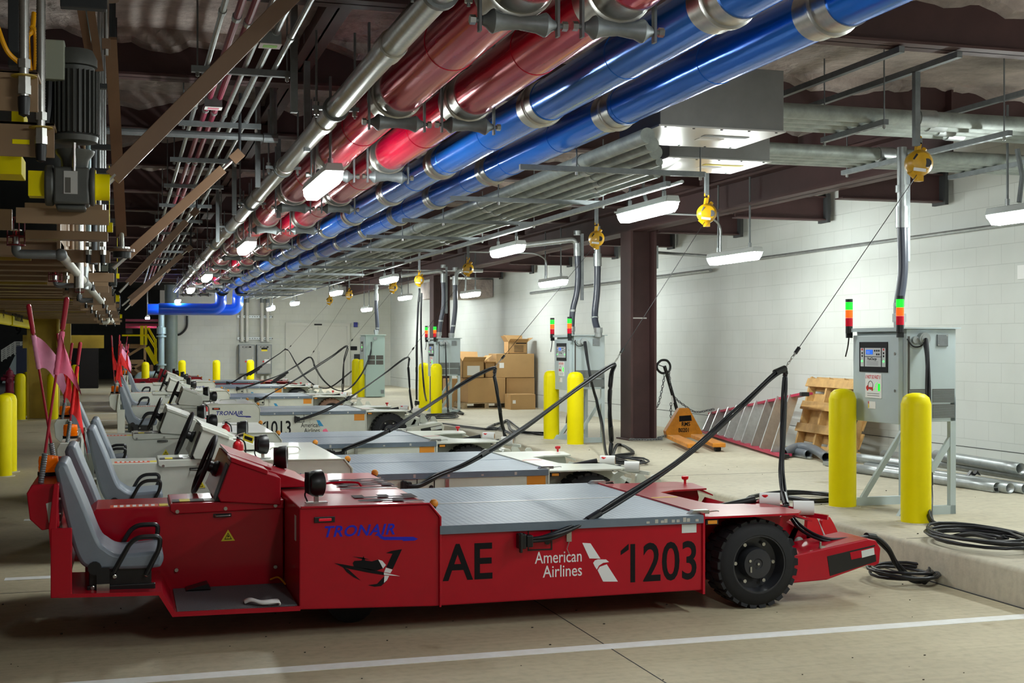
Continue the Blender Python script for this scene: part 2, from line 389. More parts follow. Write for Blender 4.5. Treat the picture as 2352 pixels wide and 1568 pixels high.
def wallbox(name, label, cat, px0, py0, px1, py1, m, dep=.06, extra=None, Y=WY):
    a = P(px0, py0, Y=Y); b = P(px1, py1, Y=Y)
    o = thing(name, label, cat, ((a.x + b.x) / 2, Y, (a.z + b.z) / 2))
    w = abs(b.x - a.x) / 2; hh = abs(a.z - b.z) / 2
    MB(m).box(-w, -dep, -hh, w, .002, hh).build('casing', o, 0, bev=.006)
    if extra: extra(o, w, hh, -dep)
    return o
def plate(o, w, hh, y):
    MB(PAPER).text('ELEC', .09, (-w * .6, y - .002, .02), XD, ZD).text('114', .09, (-w * .6, y - .002, -hh * .7), XD, ZD).build('lettering', o, 0)
wallbox('room_sign', 'small black room sign on the end wall beside the double door', 'sign', 805, 795, 820, 804, DECALK, .02)
wallbox('card_reader', 'blue card reader box high on the end wall right of the door', 'card reader', 812, 740, 821, 751, DECALN, .05)
wallbox('black_wall_box', 'small black box on the end wall behind the bollard pair', 'box', 813, 813, 827, 828, BLKM, .08)
# electrical cabinets
def ecab(yl):
    def f(o, w, hh, y):
        MB(mat('cabinet_door_steel', (.33, .335, .31), .45, .2, n=(3, .1))).box(-w + .03, y - .012, -hh + .03, w - .03, y, hh - .03).build('cabinet_door', o, 0, bev=.004)
        MB(DECALK).box(-w * .55, y - .016, hh * .78, w * .55, y - .012, hh * .88).m(PAPER).text('208Y/120V', .045, (-w * .5, y - .017, hh * .80), XD, ZD).build('name_plate', o, 0)
        if yl: MB(DECALK).box(-w * .4, y - .016, hh * .66, w * .4, y - .012, hh * .77).m(LABELY).box(-w * .4, y - .016, hh * .54, w * .4, y - .012, hh * .66).build('warning_label', o, 0)
        MB(PAPER).box(.0, y - .015, -.14, .2, y - .012, 0).m(REDP).box(-.06, y - .015, -.1, -.01, y - .012, -.05).build('label', o, 0)
        MB(STEEL).box(w * .7, y - .04, -.1, w * .78, y - .012, .08).build('latch', o, 0)
    return f
e1 = wallbox('electrical_cabinet', 'left grey electrical cabinet on the end wall with white conduits', 'electrical cabinet', 547, 791, 583, 858, GALD, .3, ecab(0))
e2 = wallbox('electrical_cabinet', 'right grey electrical cabinet on the end wall with yellow label', 'electrical cabinet', 588, 791, 622, 858, GALD, .3, ecab(1))
WCON = mat('white_conduit', (.66, .66, .60), .45)
for i, px in enumerate((555, 567, 601, 614)):
    x = P(px, 700, Y=WY).x
    o = thing('white_conduit', 'white painted conduit above the electrical cabinets, number %d from the left' % (i + 1), 'conduit', (x, WY - .12, 0), 'white conduits on the end wall')
    MB(WCON).cyl((0, 0, 1.72), (0, 0, 3.05), .055, 12).build('pipe', o); MB(WCON).cyl((0, 0, K), (0, 0, .6), .055, 12).build('pipe', o)
    MB(GALD).cyl((0, 0, 3.0), (0, 0, 3.2), .066, 12).build('coupling', o)
for i, py in enumerate((727, 777)):
    a = P(545, py, Y=WY - .05); b = P(625, py, Y=WY - .05)
    s = MB(GALV).box(a.x, WY - .05, a.z - .04, b.x, WY, a.z + .04)
    s.m(BLKM)
    for k in range(14): s.box(a.x + .06 + k * (b.x - a.x) / 14, WY - .052, a.z - .012, a.x + .11 + k * (b.x - a.x) / 14, WY - .049, a.z + .012)
    tag(s.build('strut_rail', sm=0), '%s slotted strut rail holding white conduits on the end wall' % ['upper', 'lower'][i], 'strut rail')
# black cable loop hanging on the end wall
tag(MB(BLK).tube(cr([P(430, 725, Y=WY - .05), P(428, 752, Y=WY - .06), P(412, 768, Y=WY - .08), P(395, 764, Y=WY - .08), P(387, 752, Y=WY - .08)], 8), .035, 8).build('hanging_cable'), 'black cable looping down the end wall under the blue pipe', 'cable')
# big drain pipes at the corner of the end wall
dp = thing('standpipe', 'thick grey green standpipe at the corner of the end wall', 'pipe', (1.35, WY - 1.2, 0))
MB(mat('standpipe_paint', (.16, .20, .17), .5, n=(3, .2))).cyl((0, 0, 0), (0, 0, 3.5), .2, 20).build('pipe', dp)
vp = thing('valve_pipe', 'pale blue valve pipe bending at the foot by the wall corner', 'pipe', (1.05, WY - 2.2, 0))
VB = mat('pale_blue_pipe', (.33, .45, .48), .35, .3)
MB(VB).tube(elbow([(-.75, 0, .0), (-.75, 0, .72), (-.02, 0, .72), (-.02, 0, 2.6)], .25, 6), .09, 12).build('pipe', vp)
MB(VB).cyl((-.02, 0, 1.95), (-.02, 0, 2.15), .14, 14).cyl((-.02, 0, .98), (-.02, 0, 1.03), .15, 14).cyl((-.02, 0, 1.85), (-.02, 0, 1.9), .15, 14).cyl((-.02, 0, 2.15), (-.02, 0, 2.3), .1, 14, .05).build('valve', vp)
# ================================================================== LIGHT FIXTURES
def fixture(x, y, z, rz, label, parts=True, group=None, zr=3.6):
    o = thing('ceiling_light', label, 'light fixture', (x, y, z), group, rz)
    L_, w = .62, .075
    h = MB(HOUS).prism([(-w, .0), (-w * .75, .06), (w * .75, .06), (w, .0)], 'y', -L_, L_); h.build('housing', o, 30, bev=.006)
    prof = [(-w * .93, 0), (-w * .88, -.05), (-w * .55, -.085), (w * .55, -.085), (w * .88, -.05), (w * .93, 0)]
    n = len(prof)
    df = MB(TUBEG); ends = [(-L_ + .01, 1), (-L_ - .0, 1)]
    secs = [(-L_ + .0, .35), (-L_ + .05, 1), (L_ - .05, 1), (L_ - .0, .35)]
    vs = [(p[0] * (1 if k in (1, 2) else .85), yy, p[1] * s) for k, (yy, s) in enumerate(secs) for p in prof]
    fs = [(a * n + i, a * n + i + 1, (a + 1) * n + i + 1, (a + 1) * n + i) for a in range(3) for i in range(n - 1)]
    fs += [tuple(range(n)), tuple(range(3 * n, 4 * n))]
    df.add(vs, fs).build('diffuser', o, 30)
    for s in (-.42, .42):
        MB(GALD).tube([(0, s, .05), (0, s, .2), (0, s, max(.3, zr - z))], .011, 6).m(GALV).cyl((0, s, .05), (0, s, .12), .02, 8).build('hanger_rod', o)
    return o
R1 = [(1485, 490), (1165, 578), (893, 645), (772, 674), (677, 698), (622, 710)]
R2 = [(1685, 595), (1270, 652), (1080, 678), (930, 685), (842, 712)]
R0 = [(740, 430), (566, 572), (475, 640), (438, 668), (408, 693), (391, 708)]
for nm, row, X in (('centre row beside the conduit rack', R1, 4.75), ('row along the white wall', R2, 7.0), ('row under the red pipes', R0, 1.45)):
    for i, (px, py) in enumerate(row):
        p = P(px, py, X=X)
        if X > 2 and p.y > 39.5: p = P(px, py, Y=39.5)
        fixture(p.x, p.y, p.z + .045, 0, 'lit tube fixture, %s in the %s' % (ORD[i], nm), group='ceiling lights, ' + nm)
fixture(7.0, 8.6, 2.70, 0, 'lit tube fixture cut by the right edge of the picture', group='ceiling lights, row along the white wall')
# the rows go on over the viewer's head (outside the frame)
for x, y in ((4.75, 5.2), (1.45, 3.15), (7.0, 2.4)):
    fixture(x, y, 2.87, 0, 'lit tube fixture of the rows behind the viewer', group='ceiling lights behind the viewer')
# ================================================================== OVERHEAD PIPES
PY0, PY1 = 2.0, 38.0
def bigpipe(x, z, r, m, label, cat, bands, y1=PY1, name='insulated_pipe', bw=.30):
    o = thing(name, label, cat, (x, 0, z))
    prof = [(0, PY0), (r, PY0)]; yb = PY0 + .6
    while yb < y1: prof += [(r, yb - .013), (r + .003, yb - .011), (r + .003, yb + .011), (r, yb + .013)]; yb += 1.35
    MB(m).lathe(prof + [(r, y1), (0, y1)], (0, 0, 0), (0, 1, 0), 40).build('jacket', o, 30)
    for k, yb in enumerate(bands):
        b = MB(BAND).cyl((0, yb - bw / 2, 0), (0, yb + bw / 2, 0), r + .006, 40)
        b.lathe([(r + .006, -.02), (r + .02, -.012), (r + .02, .012), (r + .006, .02)], (0, yb, 0), (0, 1, 0), 40)
        b.build('band', o)
    return o
RB = [2.75 + 2.67 * k for k in range(14)]
PZ = 3.22
bigpipe(2.66, PZ, .135, BLUPIPE, 'left blue insulated pipe with aluminium bands', 'pipe', [8.15, 5.4, 11.0, 13.25, 15.6, 17.6] + [19.8 + 2.1 * k for k in range(9)])
bigpipe(3.21, PZ, .13, BLUPIPE, 'right blue insulated pipe with aluminium bands', 'pipe', [8.2, 5.4, 11.3, 13.5, 15.5, 17.6] + [19.8 + 2.1 * k for k in range(9)])
bigpipe(1.66, PZ, .15, REDPIPE, 'left glossy red insulated pipe on roller hangers', 'pipe', RB, bw=.42)
bigpipe(2.13, PZ, .145, REDPIPE, 'right glossy red insulated pipe on roller hangers', 'pipe', RB, bw=.42)
def roller_hanger(x, y, r, label):
    o = thing('roller_hanger', label, 'pipe hanger', (x, y, PZ), 'roller hangers under the red pipes')
    z = -r - .04; w = r + .03
    MB(GALD).lathe([(.02, -w + .01), (.03, -w + .03), (.05, -w + .05), (.055, -w + .06), (.04, -w * .45), (.03, 0), (.04, w * .45), (.055, w - .06), (.05, w - .05), (.03, w - .03), (.02, w - .01)], (0, 0, z), (1, 0, 0), 16).build('roller', o)
    MB(GALD).cyl((-w - .03, 0, z), (w + .03, 0, z), .012, 8).m(STEEL).cyl((-w - .045, 0, z), (-w - .02, 0, z), .022, 6).cyl((w + .02, 0, z), (w + .045, 0, z), .022, 6).build('axle', o)
    for s in (-1, 1):
        MB(GALD).box(s * w - .006, -.018, z - .05, s * w + .006, .018, .44).build('strap', o, 0)
for i, y in enumerate(RB[1:]):
    roller_hanger(1.66, y + .0, .15, 'cast roller hanger under the left red pipe, %s to the camera' % ORD[i])
    roller_hanger(2.13, y + .0, .145, 'cast roller hanger under the right red pipe, %s to the camera' % ORD[i])
# elbows of the blue pipes at the end wall
for i, (x, yy, zz) in enumerate(((2.66, 38.6, 2.66), (3.21, 39.3, 2.66))):
    o = thing('blue_pipe_elbow', ['left', 'right'][i] + ' bright blue pipe turning sideways in front of the end wall', 'pipe', (0, 0, 0))
    MB(BLUP).tube(elbow([(x, 38.0, PZ), (x, yy, PZ), (x, yy, zz), (.9 - .3 * i, yy, zz)], .45, 8), .165, 20).build('pipe', o)
    MB(BLKM).cyl((x, 37.9, PZ), (x, 38.06, PZ), .2, 24).build('flange', o)
# big white sprinkler main left of the red pipes
o = thing('sprinkler_main', 'galvanised grooved main running along left of the red pipes', 'pipe', (1.3, 0, 3.14))
MB(STEEL).cyl((0, 2, 0), (0, 37, 0), .068, 24).build('pipe', o)
for y in [4.2 + 2.3 * k for k in range(14)]:
    MB(STEEL).lathe([(.07, -.09), (.078, -.085), (.078, .085), (.07, .09)], (0, y, 0), (0, 1, 0), 20).build('sleeve', o)
for i, y in enumerate([5.4 + 2.9 * k for k in range(9)]):
    c = thing('pipe_clamp', 'split ring clamp hanging the galvanised main, %s to the camera' % ORD[i], 'pipe clamp', (1.3, y, 3.14), 'clamps of the galvanised main')
    MB(GALD).lathe([(.07, -.02), (.085, -.02), (.085, .02), (.07, .02)], (0, 0, 0), (0, 1, 0), 20).box(-.15, -.02, -.012, -.08, .02, .012).box(.08, -.02, -.012, .15, .02, .012).build('ring', c)
    for s in (-.125, .125): MB(GALD).cyl((s, 0, -.06), (s, 0, .5), .008, 6).m(STEEL).cyl((s, 0, -.045), (s, 0, -.012), .018, 6).cyl((s, 0, .012), (s, 0, .04), .018, 6).build('rod', c)
# ------------------------------------------------------------------ conduit rack right of the blue pipes
for i, (x, z, r) in enumerate(((3.48, 3.07, .055), (3.66, 3.07, .055), (3.84, 3.07, .055), (4.02, 3.05, .032), (4.14, 3.07, .055), (4.3, 3.06, .04))):
    o = thing('lengthwise_conduit', 'grey lengthwise conduit on the trapeze rack, number %d counting from the blue pipe' % (i + 1), 'conduit', (x, 0, z), 'lengthwise conduits beside the blue pipes')
    MB(CONDUIT).cyl((0, 8.3 + .35 * i, 0), (0, 40, 0), r, 14).build('pipe', o)
    for k in range(10): MB(GALV).cyl((0, 9.6 + .35 * i + 3.05 * k, 0), (0, 9.72 + .35 * i + 3.05 * k, 0), r + .007, 12).build('coupling', o)
def strut(p, q, label, name='strut_channel', group=None, w=.041, slots=True, rods=()):
    p = V(p); q = V(q); o = thing(name, label, 'strut channel', (p + q) / 2, group); c = (p + q) / 2
    d = (q - p); Ln = d.length; d.normalize()
    b = MB(GALD); b.bar(p - c, q - c, w, w); sd = d.cross(ZD)
    b.m(BLKM)
    if slots and abs(d.z) < .5:
        n = int(Ln / .11)
        for k in range(n):
            a = p - c + d * (.05 + .1 * k + .01); b.bar(a - ZD * (w / 2), a + d * .05 - ZD * (w / 2), .013, .002)
    b.build('channel', o, 0)
    for rx, top in rods:
        a = p - c + d * rx * Ln; MB(GALD).cyl(a - ZD * .05, V((a.x, a.y, top - c.z)), .006, 6).m(STEEL).cyl(a - ZD * .045, a - ZD * .02, .013, 6).build('threaded_rod', o)
    return o
for i in range(13):
    y = 9.45 + 2.2 * i
    strut((2.9, y, 2.98), (4.45, y, 2.98), 'trapeze strut under the lengthwise conduits, %s to the camera' % ORD[i], group='trapeze struts under the conduit rack', rods=((.3, 3.6), (.98, 3.6)))
strut((4.25, 9.7, 2.93), (4.25, 20, 2.93), 'long strut channel under the right side of the conduit rack')
# pull boxes
def pullbox(x0, x1, y0, y1, z0, z1, label, yl):
    o = thing('pull_box', label, 'pull box', ((x0 + x1) / 2, (y0 + y1) / 2, z0)); w = (x1 - x0) / 2; d = (y1 - y0) / 2; h = z1 - z0
    PB = mat('pull_box_steel', (.26, .26, .255), .45, .45, n=(4, .15))
    MB(PB).box(-w, -d, .01, w, d, h).build('body', o, 0, bev=.004)
    c = MB(SILV).box(-w - .012, -d - .012, 0, w + .012, d + .012, .012)
    c.m(BLKM)
    for k in range(5):
        for yy in (-d + .02, d - .02): c.cyl((-w + .05 + k * (2 * w - .1) / 4, yy, -.004), (-w + .05 + k * (2 * w - .1) / 4, yy, 0), .01, 8)
    c.build('cover', o, 0)
    s = MB(GALD if not yl else LABELY).box(-.02, -d * .35, -.003, .34, -d * .35 + .07, 0).m(PAPER).box(.0, -d * .0, -.003, .2, .09, 0); s.build('label', o, 0)
    return o
pullbox(3.6, 4.57, 8.36, 9.14, 3.15, 3.6, 'nearer big grey pull box beside the blue pipe', 0)
pullbox(4.28, 5.2, 9.75, 10.5, 3.15, 3.59, 'farther grey pull box with yellow label', 1)
# crosswise conduits leaving the boxes to the right
for i in range(4):
    z = 3.42 - .06 * (i == 0); y = 8.45 + .165 * i
    o = thing('crosswise_conduit', 'grey crosswise conduit from the nearer pull box, %s of four' % ['first', 'second', 'third', 'fourth'][i], 'conduit', (0, y, 3.33), 'crosswise conduits of the nearer pull box')
    MB(CONDUIT).cyl((4.57, 0, 0), (WX, 0, 0), .057, 14).build('pipe', o)
    MB(GALV).cyl((5.75 + .2 * i, 0, 0), (5.9 + .2 * i, 0, 0), .066, 14).build('coupling', o)
for i in range(4):
    y = 9.85 + .155 * i
    o = thing('crosswise_conduit', 'grey crosswise conduit from the farther pull box, %s of four' % ['first', 'second', 'third', 'fourth'][i], 'conduit', (0, y, 3.28), 'crosswise conduits of the farther pull box')
    MB(CONDUIT).cyl((5.2, 0, 0), (WX, 0, 0), .057, 14).build('pipe', o)
    MB(GALV).cyl((6.3 + .2 * i, 0, 0), (6.45 + .2 * i, 0, 0), .066, 14).build('coupling', o)
strut((5.35, 8.25, 3.25), (5.35, 9.15, 3.25), 'short slotted strut under the nearer crosswise conduits', rods=((.03, 3.9), (.97, 3.9)))
strut((6.35, 8.15, 3.2), (6.35, 10.5, 3.2), 'long slotted strut under both sets of crosswise conduits', rods=((.03, 3.9), (.97, 3.6)))
strut((7.5, 8.2, 3.2), (7.5, 10.5, 3.2), 'slotted strut at the right edge under the crosswise conduits', rods=((.03, 3.9),))
strut((4.95, 7.45, 3.58), (4.95, 10.1, 3.58), 'high strut channel fixed under the first beams beside the pull box', slots=False)
strut((5.4, 7.45, 3.575), (5.4, 10.1, 3.575), 'high strut channel carrying the nearest yellow balancer', slots=False)
strut((6.7, 7.45, 3.575), (6.7, 10.1, 3.575), 'high strut channel near the right edge of the picture', slots=False)
strut((5.4, 7.95, 3.03), (5.4, 7.95, 3.56), 'upright strut from which the nearest yellow balancer hangs', slots=False)
# cable spring and small conduit runs
tag(MB(GALV).tube([P(1510, 580, Y=17.6), V((WX - .05, 16.5, 2.83)), V((WX - .05, 6, 2.83))], .022, 8).build('wall_conduit'), 'thin conduit running along the top of the white wall', 'conduit')
tag(MB(GALV).tube([V((WX - .06, 17.9, 2.75)), V((WX - .06, 27, 2.75))], .03, 8).build('wall_conduit'), 'pipe with clamps along the wall behind the steel column', 'conduit')
for i, (a, b) in enumerate((((4.6, 10.2), (4.6, 40)),)):
    tag(MB(GALV).tube([(4.6, 10.2, 3.02), (4.6, 40, 3.02)], .016, 6).build('lamp_conduit'), 'thin lamp conduit beside the conduit rack', 'conduit')
for i, (px, py, X) in enumerate(((1660, 470, 6.4), (1330, 500, 6.4), (1090, 560, 6.4))):
    pass
# light feeds on the right row
for i, (px, py) in enumerate(R2[:4]):
    p = P(px, py, X=7.0)
    tag(MB(GALV).tube(elbow([(7.0, p.y + .35, p.z + .1), (7.0, p.y + .35, 3.1), (6.8, p.y + .35, 3.2), (5.6, p.y + .35, 3.2)], .12), .013, 6).build('lamp_conduit'),
        'bent thin conduit feeding the wall row light, %s to the camera' % ORD[i], 'conduit')
for i, (px, py) in enumerate(R1[:4]):
    p = P(px, py, X=4.75)
    tag(MB(GALD).tube(elbow([(4.75, p.y - .4, p.z + .1), (4.75, p.y - .4, 3.08), (4.6, p.y - .55, 3.04)], .1), .014, 6).build('lamp_conduit'),
        'bent thin conduit feeding the centre row light, %s to the camera' % ORD[i], 'conduit')
tag(MB(GALD).tube([(4.85, 11.75, 2.9), (4.9, 11.7, 3.0), (4.88, 11.75, 3.12), (4.9, 11.8, 3.25), (4.8, 10.4, 3.35)], .02, 8).build('flexible_conduit'), 'ribbed flexible conduit to the brightest centre light', 'conduit')
tag(MB(GALD).tube([(7.02, 8.9, 2.78), (7.05, 8.9, 3.0), (7.0, 8.9, 3.22)], .02, 8).build('flexible_conduit'), 'ribbed flexible conduit at the right edge above the cut off light', 'conduit')
# ------------------------------------------------------------------ lines of thin conduits on the left
for i, (x, m, r) in enumerate(((.50, GALV, .017), (.585, MARC, .021), (.655, MARC, .021), (.74, GALV, .017), (.83, GALV, .02), (.93, GALV, .017))):
    o = thing('thin_conduit', ('maroon' if m is MARC else 'silver') + ' thin conduit under the dark ceiling, number %d from the left' % (i + 1), 'conduit', (x, 0, 3.42), 'thin conduits under the dark ceiling')
    MB(m).cyl((0, 2.5, 0), (0, 40, 0), r, 10).build('pipe', o)
    for k in range(7): MB(GALV).cyl((0, 4.2 + 2.9 * k + .1 * i, 0), (0, 4.27 + 2.9 * k + .1 * i, 0), r + .006, 10).build('coupling', o)
for i, y in enumerate([4.3 + 2.1 * k for k in range(13)]):
    strut((.4, y, 3.385), (1.05, y, 3.385), 'small trapeze strut under the thin left conduits, %s to the camera' % ORD[i], group='trapeze struts under the thin left conduits', rods=((.06, 3.9), (.94, 3.9)))
for i, (px, py, m) in enumerate(((620, 105, LENSG), (490, 248, PINK))):
    p = P(px, py, Z=3.35)
    o = thing('junction_box', 'small steel junction box with a %s label under the thin conduits' % ['green', 'pink'][i], 'junction box', p)
    MB(GALD).box(-.06, -.06, 0, .06, .06, .07).build('box', o, 0)
    MB(PAPER).box(-.062, -.062, -.004, .062, .062, 0).m(mat('label_ink', [(.25, .75, .03), (.7, .2, .28)][i], .5)).box(-.04, -.03, -.006, .04, .03, -.003).build('cover', o, 0)
# cross pipe at the left
o = thing('cross_pipe', 'horizontal galvanised branch pipe turning up at an elbow under the dark ceiling', 'pipe', (0, 0, 0))
pa = P(255, 300, Z=3.3); pb = P(628, 326, Y=pa.y)
MB(GALD).tube(elbow([(pa.x - .6, pa.y, 3.3), (pb.x, pa.y, 3.3), (pb.x, pa.y, 3.75)], .05), .03, 10).build('pipe', o)
MB(GALD).cyl((pb.x - .08, pa.y, 3.3), (pb.x + .035, pa.y, 3.3), .04, 10).build('elbow', o)
# hanging drop struts / pipes between the left conduits and the main
for i, (px, y, z0) in enumerate(((675, 8.3, 3.1), (592, 11.5, 3.0), (812, 6.2, 3.3), (538, 13.5, 2.95), (500, 16.5, 2.9), (705, 9.6, 3.05), (640, 14.2, 3.0), (572, 17.8, 2.95))):
    x = P(px, 300, Y=y).x
    tag(MB(GALD).box(x - .022, y - .022, z0, x + .022, y + .022, 3.93).build('drop_strut', sm=0), 'upright drop strut hanging from the dark ceiling beside the main, %s to the camera' % ORD[[1, 3, 0, 4, 6, 2, 5, 7][i]], 'strut channel')
# ================================================================== AIRCRAFT TUGS
TY = 7.05
def c5(cx, cy): p = P(640 + cx / 3.36, 1050 + cy / 3.36, Y=TY); return (p.x, p.z)
def c6(cx, cy): p = P(1300 + cx / 2.94, 1050 + cy / 2.94, Y=TY); return (p.x, p.z)
def decal(mb, pts, f, y=0.): mb.prism([f(*p) for p in pts], 'y', y - .0018, y + .001); return mb
SEATP = [(-.362, .955), (-.345, .988), (-.305, .985), (-.28, .93), (-.205, .745), (-.14, .575), (-.10, .530), (-.045, .498), (.05, .497), (.15, .503), (.19, .485), (.185, .435), (.14, .412), (-.1, .415), (-.185, .425), (-.24, .47), (-.29, .62)]
def seat(root, y0, y1, arm=True):
    pts = [(p.x, p.z) for p in cr([(a, 0, b) for a, b in SEATP + SEATP[:1]], 4)][:-1]
    s = MB(SEAT).prism(pts, 'y', y0, y1).build('seat', root, 40, bev=.022)
    b = MB(BLKM).box(-.19, y0 + .03, .30, .13, y1 - .03, .415); b.box(-.2, y0 + .02, .29, .15, y0 + .05, .33)
    b.m(STEEL)
    for x, z in ((-.17, .32), (-.06, .375), (.105, .378)): b.cyl((x, y0 + .018, z), (x, y0 + .03, z), .013, 10)
    b.build('seat_base', root, 0, bev=.004)
    if arm:
        for y in (y0 - .01, y1 + .01):
            MB(BLKM).tube(elbow([(-.065, y, .40), (.035, y, .585), (.175, y, .585), (.17, y, .52), (.10, y, .38)], .06, 6), .0135, 8).build('hip_rail', root)
    bl = MB(BLK).cyl((-.16, y0 - .02, .43), (-.16, y0 + .05, .43), .035, 12).box(-.15, y0 - .015, .335, -.085, y0 - .006, .43); bl.m(STEEL).box(-.15, y0 - .02, .30, -.085, y0 - .008, .345)
    bl.build('seat_belt', root, 30)
def wheel(root, x, y0, y1, r, rim=None, inner=False):
    w = y1 - y0; t = MB(TYRE)
    t.lathe([(r * .62, 0), (r * .66, -.012), (r * .80, -.004), (r * .93, .012), (r * .965, .03), (r * .965, w - .03), (r * .93, w - .012), (r * .66, w), (r * .62, w)], (x, y0, r), (0, 1, 0), 56, caps=False)
    for k in range(26):
        a = 2 * math.pi * k / 26
        for s in (0, 1):
            aa = a + (s * math.pi / 26); u = V((math.cos(aa), 0, math.sin(aa))); c = V((x, 0, r)) + u * r * .955
            X = t.X; t.X = Matrix.Translation(c) @ Matrix.Rotation(-aa, 4, 'Y')
            ya, yb = (y0 + .006, y0 + w * .47) if s == 0 else (y0 + w * .53, y1 - .006)
            t.add([(-.03, ya + .012, -.028), (r * .045, ya, -.02), (r * .045, ya, .02), (-.03, ya + .012, .028), (-.03, yb - .012, -.028), (r * .045, yb, -.02), (r * .045, yb, .02), (-.03, yb - .012, .028)],
                  [(0, 1, 2, 3), (7, 6, 5, 4), (0, 4, 5, 1), (1, 5, 6, 2), (2, 6, 7, 3), (3, 7, 4, 0)]); t.X = X
    t.build('tyre', root, 40)
    if rim:
        q = MB(rim).lathe([(r * .66, 0.004), (r * .66, -.008), (r * .62, -.008), (r * .60, .03), (r * .585, .085), (r * .36, .095), (r * .35, .03), (r * .33, .012), (r * .12, .008), (r * .1, .014), (0, .014)], (x, y0, r), (0, 1, 0), 40, caps=False)
        q.m(STEEL)
        for k in range(6): q.cyl((x + r * .47 * math.cos(k * 1.047), y0 + .055, r + r * .47 * math.sin(k * 1.047)), (x + r * .47 * math.cos(k * 1.047), y0 + .07, r + r * .47 * math.sin(k * 1.047)), .012, 6)
        q.cyl((x, y0 - .001, r), (x, y0 + .01, r), .008, 8).box(x - .055, y0 + .001, r - .05, x - .045, y0 + .006, r - .015).cyl((x - .055, y0 + .001, r + .02), (x - .055, y0 + .008, r + .02), .009, 8)
        q.build('rim', root, 40)
def work_light(root, x, y, z, rz=0., tilt=0.):
    X = Matrix.Translation((x, y, z)) @ Matrix.Rotation(rz, 4, 'Z') @ Matrix.Scale(1.15, 4)
    b = MB(BLKM, X).lathe([(.03, -.045), (.05, -.042), (.062, -.02), (.066, 0), (.067, .022), (.062, .026), (.058, .022), (.02, .018)], (0, 0, 0), (1, 0, 0), 24)
    for k in range(5): b.box(-.05, -.03 + k * .013, -.045, -.02, -.027 + k * .013, .055)
    b.m(GLASSL).lathe([(.058, .021), (.001, .0215)], (0, 0, 0), (1, 0, 0), 20)
    o = b.build('work_light', root, 40)
    k = MB(STEEL, Matrix.Translation((x, y, z))).box(-.012, -.012, -.105, .012, .012, -.06).m(BLK).tube(cr([(-.03, .02, -.02), (-.06, .025, -.06), (-.045, .03, -.105)], 5), .005, 6)
    k.m(STEEL).box(-.06, -.025, -.11, .06, .03, -.103); k.build('bracket', o, 0)
def flag(root, base, top, cm, pm, shape, droop=0.):
    b = V(base); t = V(top); d = (t - b).normalized()
    p = MB(GALD).lathe([(.013 + (.003 if i % 2 else 0), .0 + i * .006) for i in range(27)], b, d, 10)
    p.m(POLE).cyl(b + d * .16, t - d * .1, .0075, 8, .006).cyl(t - d * .16, t, .0125, 10, .014).sph(t, .014, 8)
    o = p.build('flag_pole', root)
    # cloth: grid along the pole (v) and out from it (u)
    h, w = shape; nu, nv = 10, 10; a = t - d * .17
    c = MB(cm); side = V((1, .35, -droop)).normalized(); vs = []
    for j in range(nv + 1):
        for i in range(nu + 1):
            u, v = i / nu, j / nv
            wv = w * (v * 1.02 if pm == 'tri' else .85 + .15 * math.sin(3 * v)) + rnd.uniform(-.006, .006) * (u > .9)
            q = a - d * (h * v) + side * (u * wv) + V((0, .035 * math.sin(u * 7 + v * 3) * u, -droop * .25 * u * u + .02 * math.sin(u * 5) * v))
            vs.append(q)
    c.add(vs, [(j * (nu + 1) + i, j * (nu + 1) + i + 1, (j + 1) * (nu + 1) + i + 1, (j + 1) * (nu + 1) + i) for j in range(nv) for i in range(nu)])
    c.tube([a - d * (h * k / 12) for k in range(13)], [.013 + .002 * (k % 2) for k in range(13)], 8)
    c.build('flag', o, 60, recalc=False)
def lettering(root, build, name='lettering', parent=None):
    return build.build(name, parent or root, 0)
